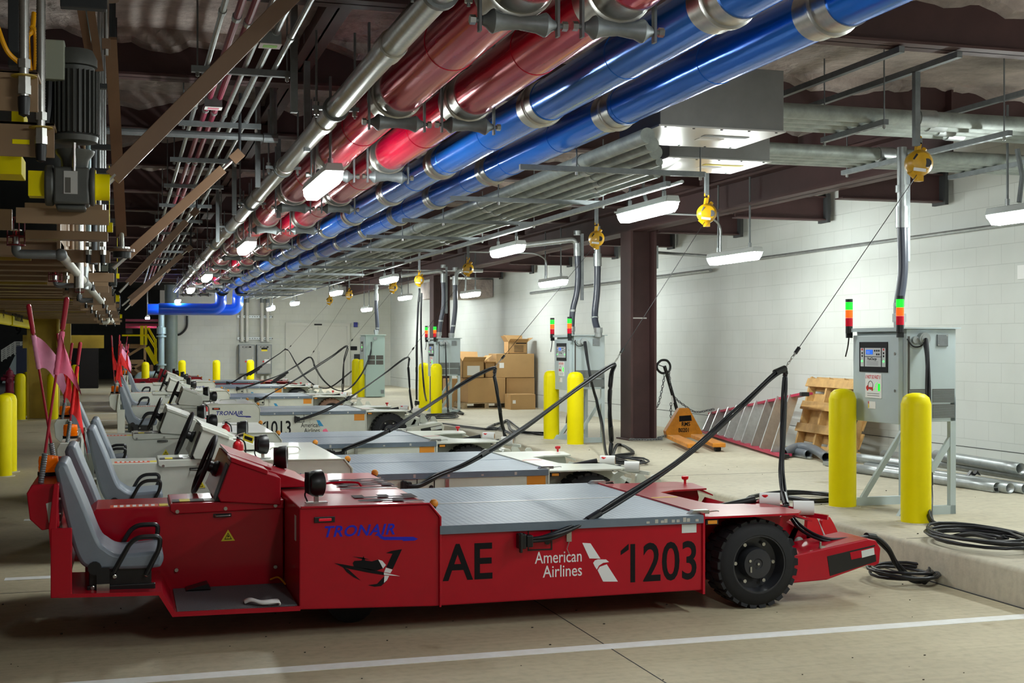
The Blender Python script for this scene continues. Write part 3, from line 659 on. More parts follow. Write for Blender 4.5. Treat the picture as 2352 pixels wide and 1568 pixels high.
def tug(label, Y0, ox, red, group=None, flags=(), beacon=AMBER, decals=True):
    PT = RED if red else WHT
    r = thing('aircraft_tug', label, 'aircraft tug', (ox, Y0, 0), group)
    D = 1.86
    # main body under the deck
    MB(PT).box(1.685, 0, .14, 3.315, D, .555).build('battery_body', r, 0, bev=.008)
    e = MB(PT).box(3.308, -.012, .118, 3.322, D + .01, .602).build('end_plate', r, 0)
    hd = MB(PT).prism([(.905, .165), (.905, .722), (1.63, .716), (1.69, .642), (1.69, .14), (1.66, .14)], 'y', 0, D).build('motor_hood', r, 0, bev=.007)
    t = MB(PT).prism([(.915, .716), (.91, .73), (1.635, .724), (1.70, .645), (1.70, .135), (1.688, .135), (1.688, .64), (1.628, .716)], 'y', -.012, .006)
    t.build('hood_trim', hd, 0, bev=.003)
    w = MB(DECK).box(1.69, -.015, .586, 3.31, D + .015, .592).box(1.69, -.018, .545, 3.31, -.008, .590).box(1.69, D + .008, .545, 3.31, D + .018, .59).m(SILV)
    if True:
        for k in range(9 if red else 5):
            x = 2.95 + .037 * k + rnd.uniform(-.01, .01) if red else 1.9 + .28 * k
            w.box(x, -.0195, .556, x + .02, -.017, .566 + rnd.uniform(0, .018))
    dk = w.build('deck', r, 0)
    MB(SILV if red else DECK).box(1.72, .96, .5915, 3.31, .985, .594).build('deck_seam', dk, 0)
    hs = MB(PT).tube(cr([(1.16, .98, .725), (1.2, .98, .745), (1.38, .98, .745), (1.42, .98, .722)], 6), .007, 6).build('hood_handle', hd)
    for y in (.03, 1.83): MB(AMBERD).sph((1.665, y, .715), .026, 10).m(BLK).cyl((1.655, y, .69), (1.66, y, .705), .022, 10).build('marker_light', hd)
    m = MB(BLKM).box(.985, -.008, .636, 1.10, .001, .668).m(LENSR if red else ORL).box(1.01, -.012, .644, 1.08, -.006, .660); m.build('side_marker', hd, 0, bev=.004)
    # central console
    MB(PT).prism([(-.225, .17), (-.225, .62), (-.165, .668), (.9, .668), (.9, .17)], 'y', .69, 1.17).build('console', r, 0, bev=.008)
    cs = MB(PT).prism([(.245, .685), (.245, .645), (.27, .625), (.9, .637), (.9, .69)], 'y', .675, 1.185).build('console_lid', r, 0, bev=.006)
    lb = MB(ORL).box(-.09, .72, .668, .18, .84, .6705).m(PAPER)
    for k in range(7): lb.box(-.07 + .035 * k, .735, .6706, -.05 + .035 * k, .825, .6712)
    lb.m(LABELY).box(.185, .74, .668, .235, .84, .6705).box(.30, .74, .69, .36, .85, .6922); lb.m(GREYD).box(.26, .73, .69, .30, .85, .692).box(.36, .73, .69, .44, .85, .692).m(PAPER).box(.44, .73, .69, .50, .85, .692)
    lb.build('warning_labels', cs, 0)
    bt = MB(STEEL)
    for x, z in ((.285, .64), (.56, .648), (.85, .655), (.28, .30), (.85, .29)): bt.cyl((x, .668, z), (x, .69, z), .011, 10)
    bt.build('bolts', cs)
    MB(STEEL).tube(elbow([(.50, .69, .608), (.50, .665, .605), (.585, .665, .607), (.585, .69, .609)], .01, 3), .005, 6).m(BLKM).box(.49, .687, .596, .595, .6885, .618).build('panel_handle', cs)
    MB(LABELY).prism([(.535, .455), (.615, .455), (.575, .522)], 'y', .686, .690).m(DECALK).prism([(.553, .464), (.597, .464), (.575, .503)], 'y', .6845, .689).m(LABELY).prism([(.559, .468), (.591, .468), (.575, .497)], 'y', .6835, .688).m(DECALK).prism([(.578, .493), (.568, .482), (.575, .481), (.57, .471), (.583, .484), (.576, .485)], 'y', .6825, .687).build('voltage_warning', r, 0)
    # dash: near pod, cowl, steering wheel
    pod = MB(PT).prism([(.53, .69), (.515, .72), (.59, .925), (.88, .82), (.88, .66)], 'y', .655, .90).build('dash_pod', r, 0, bev=.006)
    MB(PT).prism([(.585, .955), (.59, .923), (.80, .842), (.805, .868)], 'y', .645, .91).build('pod_lid', pod, 0, bev=.004)
    MB(BLKM).prism([(.50, .69), (.575, .90), (.59, .90), (.53, .69)], 'y', .70, .89).build('pod_face', pod, 0)
    cw = MB(PT).prism([(.50, .69), (.515, .72), (.595, .93), (1.1, .752), (1.1, .735), (.9, .735), (.9, .66)], 'y', .90, 1.72).build('dash_cowl', r, 0, bev=.006)
    MB(PT).prism([(.595, .955), (.60, .93), (.85, .832), (.855, .855)], 'y', .92, 1.70).build('cowl_lid', cw, 0, bev=.004)
    X = Matrix.Translation((.475, 1.3, .855)) @ Matrix.Rotation(math.radians(-68), 4, 'Y')
    sw = MB(BLK, X).tube([(.185 * math.cos(k * math.pi / 20), .185 * math.sin(k * math.pi / 20), 0) for k in range(40)], .0145, 8, closed=True)
    for a in (math.pi / 2, math.pi * 1.17, math.pi * 1.83): sw.bar((0, 0, -.02), (.18 * math.sin(a), .18 * math.cos(a), 0), .035, .012)
    sw.cyl((0, 0, -.05), (0, 0, 0), .035, 14)
    so = sw.build('steering_wheel', r, 40)
    MB(BLK, X).lathe([(.035, -.05), (.05, -.07), (.05, -.09), (.062, -.1), (.062, -.125), (.07, -.13), (.07, -.2)], (0, 0, 0), (0, 0, 1), 18).build('column_boot', so, 40)
    work_light(r, 1.02, .16, .835, .25)
    work_light(r, 1.0, 1.6, .862, -.2)
    # floor pans, near and far
    for y0, y1 in ((-.005, .69), (1.17, D + .005)):
        p = MB(PT).prism([(-.335, .30), (.165, .285), (.235, .187), (.235, .167), (.91, .165), (.91, .18), (.245, .185), (.185, .30), (-.335, .315)], 'y', y0, y1)
        yy = y0 if y0 < .5 else y1 - .012
        p.prism([(-.335, .30), (.165, .285), (.235, .167), (.91, .160), (.91, .185), (.25, .192), (.18, .305), (-.335, .32)], 'y', yy, yy + .012)
        fp = p.build('floor_pan', r, 0)
        MB(MAT_).box(.26, y0 + .02, .185, .895, y1 - .01, .192).build('grip_mat', fp, 0)
        if y0 < .5: MB(BLKM).prism([(.33, .20), (.45, .23), (.47, .20)], 'y', .56, .68).m(YWIRE).tube(cr([(.82, .66, .22), (.86, .6, .24), (.90, .58, .2)], 5), .006, 6).build('pedal', fp, 0)
    # rear upright plate and light box
    rp = MB(PT).prism([(-.30, .30), (-.36, .30), (-.385, .66), (-.36, .89), (-.335, .89), (-.345, .66)], 'y', 0, D); rp.box(-.375, -.004, .30, -.27, .02, .66).box(-.375, D - .02, .30, -.27, D, .66)
    rp.build('rear_plate', r, 0, bev=.005)
    bx = MB(PT).prism([(-.495, .84), (-.47, .885), (-.345, .885), (-.335, .66), (-.42, .645), (-.48, .705)], 'y', .05, D - .05).build('rear_light_box', r, 0, bev=.006)
    MB(REFL).prism([(-.40, .785), (-.35, .80), (-.343, .70), (-.386, .685)], 'y', .047, .051).m(STEEL).cyl((-.34, .12, .72), (-.33, .12, .72), .008, 8).cyl((-.34, .12, .80), (-.33, .12, .80), .008, 8).build('label', bx, 0)
    for y in (.55,):
        bc = MB(BLKM).cyl((-.415, y, .885), (-.415, y, .905), .058, 20).m(beacon)
        bc.lathe([(.052, .0), (.054, .03), (.052, .032), (.054, .06), (.05, .085), (.02, .09), (0, .09)], (-.415, y, .905), (0, 0, 1), 20)
        bc.build('beacon', r, 40)
    for a in flags: flag(r, *a)
    seat(r, .10, .56)
    seat(r, 1.28, 1.74)
    # front wheels and wheel bays
    wheel(r, 3.70, .03, .26, .272, RIMB)
    wheel(r, 3.70, D - .26, D - .03, .272, BLKM)
    for y in (.35, D - .58): MB(TYRE).cyl((1.25, y, .15), (1.25, y + .2, .15), .15, 24).build('rear_wheel', r, 40)
    MB(PT).prism([(3.32, .14), (3.32, .58), (3.98, .58), (4.0, .5), (3.93, .14)], 'y', .31, .33).prism([(3.32, .14), (3.32, .58), (3.98, .58), (4.0, .5), (3.93, .14)], 'y', D - .33, D - .31).box(3.32, .33, .14, 3.45, D - .33, .56).box(3.45, .33, .14, 3.93, D - .33, .15).build('wheel_bay', r, 0)  # bottom plate between the bays added to stop light spilling under the tug
    fd = MB(PT).prism([(3.31, -.012), (3.95, -.012), (4.03, .10), (3.98, .48), (3.72, .52), (3.62, .62), (3.58, 1.26), (3.72, 1.36), (4.0, 1.4), (4.05, 1.75), (3.96, D + .01), (3.31, D + .01)], 'z', .568, .58)
    fd.prism([(3.94, .575), (4.05, .53), (4.05, .52), (3.93, .562)], 'y', 0, .42).prism([(3.96, .575), (4.06, .53), (4.06, .52), (3.95, .562)], 'y', 1.42, D)
    fo = fd.build('fender', r, 0)
    MB(LABELY if red else REDP).box(3.33, .965, .58, 3.58, .98, .582).build('centre_stripe', fo, 0)
    MB(AMBERD).box(3.345, -.004, .535, 3.405, .02, .556).m(BLKM).box(3.335, .0, .53, 3.415, .025, .56).build('side_marker', fo, 0)
    for y in (.03, 1.78):
        MB(STEEL).prism([(3.24, .592), (3.27, .615), (3.37, .615), (3.37, .592)], 'y', y, y + .05).tube(cr([(3.37, y + .025, .60), (3.43, y + .025, .605), (3.45, y + .04, .60)], 5), .004, 6).build('toggle_latch', fo)
    for y in (.5, 1.75): MB(REDP).lathe([(.008, 0), (.01, .03), (.024, .035), (.028, .055), (.02, .06), (0, .06)], (3.99, y, .575), (0, 0, 1), 12).build('knob', fo)
    # lift arms
    AP = [(3.9, .13), (3.9, .30), (4.03, .315), (4.49, .385), (4.55, .372), (4.585, .32), (4.575, .225), (4.54, .21), (4.49, .218), (4.2, .14)]
    for y0, y1, near in ((.08, .42, 1), (D - .42, D - .08, 0)):
        am = MB(PT).prism(AP, 'y', y0, y1).build('lift_arm', r, 0, bev=.008)
        yy = y0 - .003 if near else y1 - .001
        MB(BLKM).prism([(4.2, .288), (4.54, .345), (4.55, .24), (4.22, .165)], 'y', yy, yy + .004).m(PT).prism([(4.36, .305), (4.54, .335), (4.545, .285), (4.37, .26)], 'y', yy - .002, yy + .003).m(REFL).prism([(4.44, .312), (4.53, .328), (4.535, .285), (4.445, .268)], 'y', yy - .004, yy + .001).build('arm_slot', am, 0)
        MB(STEEL).cyl((4.17, y0 + .03, .335), (4.17, y0 + .03, .375), .008, 8).box(4.17, y0 + .02, .325, 4.2, y0 + .05, .348).build('grease_fitting', am)
    # cradle between the arms
    cd = MB(PT).prism([(3.9, .2), (4.05, .50), (4.3, .36), (4.42, .2)], 'y', .47, .50).prism([(3.9, .2), (4.05, .50), (4.3, .36), (4.42, .2)], 'y', 1.36, 1.39).prism([(3.75, .2), (3.98, .52), (4.0, .50), (3.85, .2)], 'y', .47, 1.39).prism([(4.05, .20), (4.2, .45), (4.24, .44), (4.12, .2)], 'y', .47, 1.39)
    cd.m(REDP if red else PT)
    for y, dx, dz in ((.47, 0, 0), (.66, .22, -.04)):
        cd.prism([(a + dx, b + dz) for a, b in ((4.27, .28), (4.285, .46), (4.30, .485), (4.345, .485), (4.375, .44), (4.43, .33), (4.43, .28))], 'y', y, y + .04)
    cd.m(REFL).prism([(4.36, .46), (4.375, .44), (4.425, .34), (4.41, .34)], 'y', .467, .472).cyl((4.22, .465, .32), (4.22, .47, .32), .035, 14)
    cd.build('cradle', r, 0, bev=.004)
    for (x, y, z) in ((4.03, .50, .60), (4.21, .38, .555)):
        k = MB(PAPER).lathe([(.022, -.07), (.046, -.07), (.046, .06), (.03, .06), (.022, .0)], (x, y, z), (.85, -.4, 0), 20).m(CARDD).lathe([(.022, .058), (.034, .061)], (x, y, z), (.85, -.4, 0), 16)
        ro = k.build('guide_roller', r, 40)
        MB(PT).bar((x - .32, y + .13, z - .22), (x - .02, y + .09, z - .03), .03, .05).bar((x - .08, y + .11, z - .03), (x + .12, y - .09, z - .055), .03, .03).build('roller_bracket', ro, 0)
        MB(BLK).cyl((x - .35, y + .12, z - .06), (x - .08, y + .06, z - .005), .024, 12).build('gas_strut', ro)
    # charging socket hatch
    MB(BLKM).box(2.212, -.004, .426, 2.36, -.001, .434).box(2.212, -.004, .548, 2.36, -.001, .556).box(2.212, -.004, .426, 2.218, -.001, .556).box(2.352, -.004, .426, 2.36, -.001, .556).cyl((2.33, -.006, .475), (2.33, 0, .475), .018, 14).build('socket_hatch', r, 0)
    MB(STEEL).box(2.445, -.012, .47, 2.475, 0, .535).tube([(2.46, -.012, .47), (2.445, -.015, .43), (2.46, -.012, .40)], .003, 5).build('draw_latch', r, 0)
    if decals:
        b = MB(DECALB if red else DECALN)
        b.text('TRONAIR', .084, (1.03, -.0005, .556), XD, ZD, .0012, .02, .26, sx=1.06, sp=1.06)
        decal(b, [(742, 604), (775, 565), (786, 596), (812, 613), (1040, 613), (1075, 628), (1050, 641), (960, 645), (955, 637), (815, 637), (785, 626), (765, 604)], c5)
        b.build('maker_lettering', r, 0)
        L = MB(DECALK)
        if red:
            L.text('AE', .288, (1.715, -.0005, .283), XD, ZD, .0012, .016, sx=.86)
            L.build('fleet_number', r, 0); L = MB(DECALK)
            L.text('1203', .32, (2.80, -.0005, .215), XD, ZD, .0012, .012, sx=.76).prism([(2.785, .40), (2.835, .44), (2.835, .405), (2.785, .375)], 'y', -.0018, .001)
        else:
            L.text('1013', .30, (1.75, -.0005, .245), XD, ZD, .0012, .012, sx=.70).prism([(1.735, .42), (1.78, .455), (1.78, .425), (1.735, .395)], 'y', -.0018, .001)
        L.build('fleet_number', r, 0)
        A = MB(DECALW if red else DECALK); xr = 2.545 if red else 2.60; zz = .35
        A.text('American', .098, (xr, -.0005, zz), XD, ZD, .0012, .003, al='RIGHT', sx=.76).text('Airlines', .098, (xr, -.0005, zz - .082), XD, ZD, .0012, .003, al='RIGHT', sx=.80)
        A.build('airline_lettering', r, 0)
        Sx = MB(DECALW if red else SKY)
        decal(Sx, [(110, 577), (165, 580), (232, 683), (158, 682)], c6); Sx.m(DECALW if red else REFL)
        decal(Sx, [(183, 712), (195, 695), (215, 688), (270, 689), (290, 706), (250, 712), (222, 730), (208, 757), (195, 738)], c6); Sx.m(DECALW if red else PINK)
        decal(Sx, [(213, 762), (228, 738), (275, 722), (350, 838), (250, 838)], c6)
        Sx.build('airline_emblem', r, 0)
        E_ = MB(DECALK)
        for q in ([(430, 815), (500, 826), (700, 862), (812, 886), (812, 908), (700, 890), (500, 850)], [(572, 815), (585, 798), (640, 795), (655, 760), (668, 795), (720, 802), (768, 788), (805, 856), (760, 872), (700, 868), (580, 840)], [(570, 765), (640, 771), (705, 788), (640, 783)], [(952, 708), (880, 862), (830, 848), (880, 742), (828, 738), (868, 722)], [(690, 985), (760, 975), (812, 920), (832, 955), (790, 992), (740, 998)], [(495, 845), (540, 865), (600, 920), (635, 950), (580, 925), (525, 885)]): decal(E_, q, c5)
        E_.m(DECALW)
        for q in ([(768, 788), (800, 798), (828, 830), (805, 857), (787, 822)], [(828, 850), (878, 866), (862, 893), (814, 884)], [(812, 888), (935, 916), (812, 906)], [(816, 912), (852, 914), (835, 948), (812, 968)]): decal(E_, q, c5, -.0004)
        E_.build('propeller_emblem', r, 0)
        if red:
            MB(REFL).box(3.175, -.002, .488, 3.27, .001, .540).build('reflector', r, 0)
            MB(mat('dark_grey_vinyl', (.07, .05, .055), .7, sp=.15)).text('AE', .5, (1.62, .12, .7235), YD, -XD, .0006, .02, sx=.62).text('1203', .5, (1.62, .80, .7235), YD, -XD, .0006, .02, sx=.62).build('hood_lettering', hd, 0)  # dark grey lettering on top of the hood
            MB(REFL).box(.903, .14, .52, .906, .20, .66).build('data_plate', hd, 0)
        else: MB(AMBERD).box(3.13, -.002, .44, 3.29, .001, .54).build('reflector', r, 0)
    return r
FL_N = ((-.43, .12, .885), (-.30, .10, 1.85)); FL_F = ((-.40, .95, .885), (-.53, .72, 1.83))
t1 = tug('red aircraft tug in front, numbered AE 1203', TY, 0, True, flags=((*FL_N, PINK, 'tri', (.23, .14), .25), (*FL_F, PINKL, 'sq', (.2, .17), .35)))
wl = ['white aircraft tug parked right behind the red one, yellow tag on its extinguisher', 'white aircraft tug second behind the red one', 'white aircraft tug numbered 1013 standing beyond the empty bay', 'white aircraft tug just beyond number 1013 with a brown tyre', 'farthest white aircraft tug before the second red one']
wy = [(10.0, .0), (13.2, -.18), (19.75, .25), (25.7, .25), (32.0, .38)]
wt = []
w0 = tug(wl[0], wy[0][0], wy[0][1], False, 'white aircraft tugs', flags=(((-.42, .12, .885), (-.33, .14, 1.62), REDC, 'tri', (.36, .17), .9),))
KIDS = {}
wt.append(w0)
for i in range(1, 5):
    c = copy_tree(w0, None, ('fleet_number', 'airline_lettering') if i != 2 else ())
    c.location = (wy[i][1], wy[i][0], 0); c['label'] = wl[i]; wt.append(c)
for ch in list(w0.children):
    if ch.name.split('.')[0] in ('seat', 'seat_base', 'hip_rail', 'seat_belt'): ch.location.x += .075
# leave the nearest white tugs without the number seen only on 1013
for ch in list(w0.children):
    if ch.name.split('.')[0] in ('fleet_number',): bpy.data.objects.remove(ch)
t7 = copy_tree(t1, None, ('fleet_number', 'airline_lettering', 'airline_emblem', 'maker_lettering', 'propeller_emblem'))
t7.location = (.33, 36.5, 0); t7['label'] = 'far red aircraft tug at the end of the row'
# extra red flags
flag(wt[1], (-.42, .9, .885), (-.50, .9, 1.72), REDC, 'tri', (.3, .18), .7)
flag(wt[2], (-.42, 1.2, .885), (-.47, 1.2, 1.75), REDC, 'tri', (.36, .22), .5)
flag(wt[3], (-.42, 1.2, .885), (-.38, 1.2, 1.8), REDC, 'tri', (.42, .3), .35)
flag(wt[4], (-.42, .7, .885), (-.52, .7, 1.7), PINKL, 'sq', (.35, .25), .5)
# brown front tyre on the tug beyond 1013
TYB = mat('brown_tyre', (.22, .12, .075), .8, n=(20, .3))
for ch in wt[3].children:
    if ch.name.startswith('tyre'):
        ch.data = ch.data.copy(); ch.data.materials[0] = TYB; ch['label'] = 'dusty brown tyre'; break
# fire extinguishers carried by the white tugs
def extinguisher(x, y, z, label, tagged=False):
    o = thing('fire_extinguisher', label, 'fire extinguisher', (x, y, z), 'fire extinguishers on the white tugs'); o.scale = (.78, .78, .78)
    MB(REDP).lathe([(.05, 0), (.055, .01), (.055, .27), (.045, .30), (.02, .32), (.018, .34)], n=20).build('cylinder', o, 40)
    MB(BLKM).box(-.018, -.02, .34, .018, .02, .36).m(STEEL).bar((-.03, 0, .37), (.07, 0, .40), .018, .008).bar((-.03, 0, .36), (.06, 0, .355), .018, .008).cyl((-.02, -.03, .345), (-.05, -.03, .345), .014, 10).build('valve', o, 0)
    MB(BLK).tube(cr([(.0, -.02, .35), (.06, -.05, .3), (.07, -.05, .15), (.06, -.05, .05)], 5), .009, 6).build('hose', o)
    MB(PAPER).lathe([(.0555, .10), (.0555, .22)], n=20).build('label', o, 40)
    if tagged: MB(LABELY).add([(.04, -.06, .33), (.14, -.06, .29), (.155, -.06, .36), (.05, -.06, .40)], [(0, 1, 2, 3)]).m(DECALK).add([(.055, -.062, .345), (.13, -.062, .315), (.14, -.062, .345), (.06, -.062, .375)], [(0, 1, 2, 3)]).build('inspection_tag', o, 0)
    return o
extinguisher(.80 + wy[0][1], 10.0 + .30, .67, 'red fire extinguisher with a yellow tag on the white tug behind the red one', True).location = P(547, 1084, Y=10.35)
extinguisher(0, 0, 0, 'red fire extinguisher on the second white tug, behind its steering wheel').location = P(519, 1030, Y=13.5)
extinguisher(0, 0, 0, 'red fire extinguisher standing against the hood of tug 1013').location = P(471, 971, Y=19.7)
# rag and cable left on the red tug's mat and a rag on the seat of 1013
rg = MB(PAPER); rp_ = cr([P(560, 1379, Z=.20), P(575, 1374, Z=.215), P(600, 1380, Z=.21), P(636, 1377, Z=.215), P(638, 1382, Z=.20)], 6)
rg.add([p for q in rp_ for p in (q + V((0, 0, .0)), q + V((0, -.075, -.004)))], [(2 * i, 2 * i + 1, 2 * i + 3, 2 * i + 2) for i in range(len(rp_) - 1)])
ro = rg.build('rag', sm=60, recalc=False); k = ro.modifiers.new('thickness', 'SOLIDIFY'); k.thickness = .006; k.offset = 1
tag(ro, 'crumpled pale rag lying on the grit mat of the red tug', 'rag')
# ================================================================== BOLLARDS
def bollard(x, y, z, label, h=1.0, r=.114, group='yellow bollards'):
    o = thing('bollard', label, 'bollard', (x, y, z), group)
    MB(YEL).lathe([(r, 0), (r, h - .085), (r * .97, h - .075), (r * .86, h - .035), (r * .6, h - .01), (r * .25, h), (0, h)], n=28).build('post', o, 50)
    MB(SLABM).lathe([(r + .04, -.002), (r + .035, .006), (r, .008)], n=24).build('grout_ring', o, 40)
    return o
g = 'yellow bollards in front of the chargers'
for x, y, t in ((5.84, 8.6, 'front yellow bollard of the nearest charger'), (5.82, 9.63, 'rear yellow bollard of the nearest charger, beside the leaning pallet'),
                (5.92, 16.68, 'front yellow bollard of the second charger'), (5.93, 17.75, 'rear yellow bollard of the second charger'),
                (5.92, 24.95, 'front yellow bollard of the charger by the farther steel column'), (5.94, 26.15, 'rear yellow bollard of the charger by the farther steel column'),
                (5.93, 33.4, 'front yellow bollard of the floor standing charger'), (5.92, 34.3, 'rear yellow bollard of the floor standing charger')):
    bollard(x, y, K, t, group=g)
for i, px in enumerate((334, 418, 497, 575)):
    y = 40.2; a = (px - CX) / F_; d = y / (C_ - a * S_); bollard(d * (S_ + a * C_), y, .15 if i else 0.0, 'yellow bollard in front of the end wall, %s from the left' % ['first', 'second', 'third', 'fourth'][i], 1.0 if i else 1.1, group='yellow bollards by the end wall')
for px, py, t in ((5, 1093, 'yellow bollard at the left edge of the picture'), (17, 1083, 'yellow bollard half hidden behind the one at the left edge'), (46, 964, 'yellow bollard left of the yellow column'), (63, 955, 'yellow bollard peeping out behind the one left of the yellow column'),
                  (121, 963, 'yellow bollard in front of the right side of the yellow column'), (172, 911, 'yellow bollard beside the dark shutter')):
    p = P(px, py, Z=0); bollard(p.x, p.y, 0, t, group='yellow bollards on the left')
# ================================================================== CHARGERS
def stack_light(root, x, y, z):
    o = MB(BLKM).cyl((x, y, z - .06), (x, y, z + .0), .03, 16).box(x - .02, y - .0, z - .10, x + .035, y + .02, z - .03).build('stack_light', root)
    MB(BLKM).cyl((x, y, z + .207), (x, y, z + .232), .031, 16).build('cap', o)
    for nm, m, a, b in (('red_lens', LENSR, 0, .07), ('orange_lens', LENSA, .072, .138), ('green_lens', LENSG, .14, .205)):
        MB(m).cyl((x, y, z + a), (x, y, z + b), .031, 18).build(nm, o)
def charger(label, y, group=None):
    o = thing('charger', label, 'battery charger', (5.97, y, K), group)
    B_, T_, Wd, Dp = .75, 1.50, .73, .48
    MB(GREY).box(.02, 0, B_ + .0, Dp, Wd, T_).build('cabinet', o, 0, bev=.004)
    d = MB(GREY).box(-.02, .05, B_ - .02, .022, Wd - .005, T_ - .05).build('cabinet_door', o, 0, bev=.005)
    MB(STEEL).cyl((-.024, .1, T_ - .2), (-.018, .1, T_ - .2), .012, 8).cyl((-.024, .1, 1.0), (-.018, .1, 1.0), .012, 8).build('latch', d)
    MB(GREY).box(-.05, -.03, T_, Dp + .03, Wd + .03, T_ + .012).box(-.05, -.03, T_ - .02, -.045, Wd + .03, T_).build('lid', o, 0)
    MB(GREYD).box(.03, -.002, .85, .05, .002, T_ - .06).build('door_gap', o, 0)
    def pf(q, w): return Wd - .10 - q * w       # left to right as seen from the tugs
    pc = MB(DECALK).box(-.026, .20, 1.145, -.02, .62, 1.395); pn = pc.build('control_panel', d, 0)
    f = MB(mat('panel_face', (.55, .57, .58), .4)).box(-.0285, .29, 1.275, -.026, .53, 1.345).box(-.0285, .29, 1.19, -.026, .53, 1.27).box(-.0285, .225, 1.19, -.026, .275, 1.345).box(-.0285, .545, 1.19, -.026, .595, 1.345)
    f.m(REDP).box(-.0295, .24, 1.325, -.028, .26, 1.34).box(-.0295, .56, 1.325, -.028, .58, 1.34).m(DECALK)
    for k in range(2):
        for yy in (.24, .56): f.box(-.0295, yy, 1.295 - k * .025, -.028, yy + .02, 1.31 - k * .025)
    for k in range(5): f.box(-.0295, .31 + .03 * (k % 3), 1.315 - .03 * (k // 3), -.028, .33 + .03 * (k % 3), 1.33 - .03 * (k // 3))
    f.text('PosiCharge', .03, (-.0285, .49, 1.245), -YD, ZD, .0006, .02)
    for k in range(4): f.box(-.0288, .33, 1.232 - .01 * k, -.028, .50, 1.234 - .01 * k)
    f.build('panel_face', pn, 0)
    MB(LCD).box(-.031, .41, 1.292, -.028, .51, 1.33).m(PAPER).text('12.5', .028, (-.0312, .50, 1.30), -YD, ZD, .0004).build('display', pn, 0)
    MB(LEDG).sph((-.03, .25, 1.235), .008, 8).sph((-.03, .57, 1.235), .008, 8).build('indicator_lamp', pn)
    ps = MB(PAPER).box(-.024, .29, .93, -.0195, .53, 1.135)
    ps.m(REDP).text('// NOT SO FAST //', .042, (-.024, .525, 1.09), -YD, ZD, .0006, .02, sx=.66)
    tr = [(0, .012), (.0, .03), (.02, .045), (.03, .045), (.035, .03), (.10, .03), (.10, .012)]
    ps.m(REDP).add([(-.0255, .515 - a, .99 + b) for a, b in tr] + [(-.0235, .515 - a, .99 + b) for a, b in tr], [tuple(range(7)), tuple(range(7, 14))] + [(i, (i + 1) % 7, 7 + (i + 1) % 7, 7 + i) for i in range(7)])
    ps.cyl((-.026, .495, 1.0), (-.024, .495, 1.0), .012, 12).cyl((-.026, .425, 1.0), (-.024, .425, 1.0), .012, 12)
    ps.m(LENSG).box(-.0255, .31, .99, -.024, .34, 1.05).tube([(-.025, .345, 1.06), (-.025, .37, 1.045), (-.025, .385, 1.0), (-.025, .41, 1.0)], .002, 5)
    ps.m(GREYD).tube([(-.0245, .45 + .035 * math.cos(k * .35), 1.035 + .035 * math.sin(k * .35)) for k in range(18)], .003, 5, closed=True)
    for k in range(2): ps.box(-.0246, .32, .965 - .018 * k, -.024, .50, .969 - .018 * k)
    ps.build('poster', d, 0)
    MB(PAPER).box(-.023, .38, .84, -.0195, .49, .90).m(LABELY).box(-.0235, .475, .845, -.0195, .488, .88).m(REDP).box(-.0235, .475, .88, -.0195, .488, .9).build('label', d, 0)
    gr = MB(GREYD)
    for x0 in (.04, .26):
        for z0 in (.78, .905): gr.box(x0, -.004, z0, x0 + .205, .004, z0 + .11)
    gr.m(GREY)
    for x0 in (.04, .26):
        for z0 in (.78, .905):
            for k in range(12): gr.box(x0, -.006, z0 + .009 * k, x0 + .205, -.003, z0 + .009 * k + .002)
    gr.build('grille', o, 0)
    MB(GALD).box(.30, -.012, 1.36, .40, 0, 1.455).m(STEEL).cyl((.31, -.014, 1.37), (.31, -.01, 1.37), .006, 6).cyl((.39, -.014, 1.445), (.39, -.01, 1.445), .006, 6).build('cover_plate', o, 0, bev=.008)
    MB(GALV).cyl((.16, -.05, 1.42), (.16, .02, 1.42), .05, 18).cyl((.16, -.055, 1.42), (.16, -.03, 1.42), .035, 16).cyl((.09, -.03, 1.41), (.09, .02, 1.41), .03, 14).m(BLK).tube(cr([(.02, -.01, 1.42), (.06, -.03, 1.36), (.13, -.03, 1.36), (.16, -.05, 1.40)], 6), .006, 6).build('cable_gland', o)
    MB(BLK).tube(cr([(-.05, Wd + .01, 1.45), (-.055, Wd + .02, 1.36), (-.06, Wd + .05, 1.27)], 5), .006, 6).build('lead', o)
    stack_light(o, -.05, -.015, 1.53); stack_light(o, -.05, Wd + .01, 1.53)
    fr = MB(GREY)
    for yy in (.0, Wd - .045):
        MB(GREY).box(Dp - .05, yy, 0, Dp, yy + .045, B_ + .2).build('leg', o, 0)
        MB(GREY).prism([(-.05, 0), (.0, .07), (Dp, .07), (Dp, 0)], 'y', yy, yy + .045).build('foot', o, 0)
        MB(GREY).bar((.06, yy + .02, .06), (Dp - .03, yy + .02, .62), .03, .045).build('brace', o, 0)
    return o
c1 = charger('nearest grey battery charger with a NOT SO FAST poster', 8.95)
c2 = copy_tree(c1); c2.location.y = 16.94; c2['label'] = 'second grey battery charger, left of the nearer steel column'
c3 = copy_tree(c1); c3.location.y = 25.1; c3['label'] = 'third grey battery charger, in front of the farther steel column'
o = thing('charger', 'pale green floor standing battery charger near the end wall', 'battery charger', (5.97, 33.1, K))
PG = mat('pale_green_enamel', (.38, .50, .46), .4)
MB(PG).box(.0, 0, .02, .5, .75, 1.62).box(-.03, -.03, 1.62, .53, .78, 1.635).build('cabinet', o, 0, bev=.004)
MB(GREY).box(-.03, .06, .6, 0, .7, 1.58).m(DECALK).box(-.035, .25, 1.2, -.03, .55, 1.46).m(SILV).box(-.037, .3, 1.22, -.035, .5, 1.4).m(LEDG).box(-.039, .33, 1.3, -.037, .4, 1.33).build('cabinet_door', o, 0)
gr = MB(GREYD)
for x0 in (.05, .27):
    for z0 in (.86, .99): gr.box(x0, -.004, z0, x0 + .19, .004, z0 + .11)
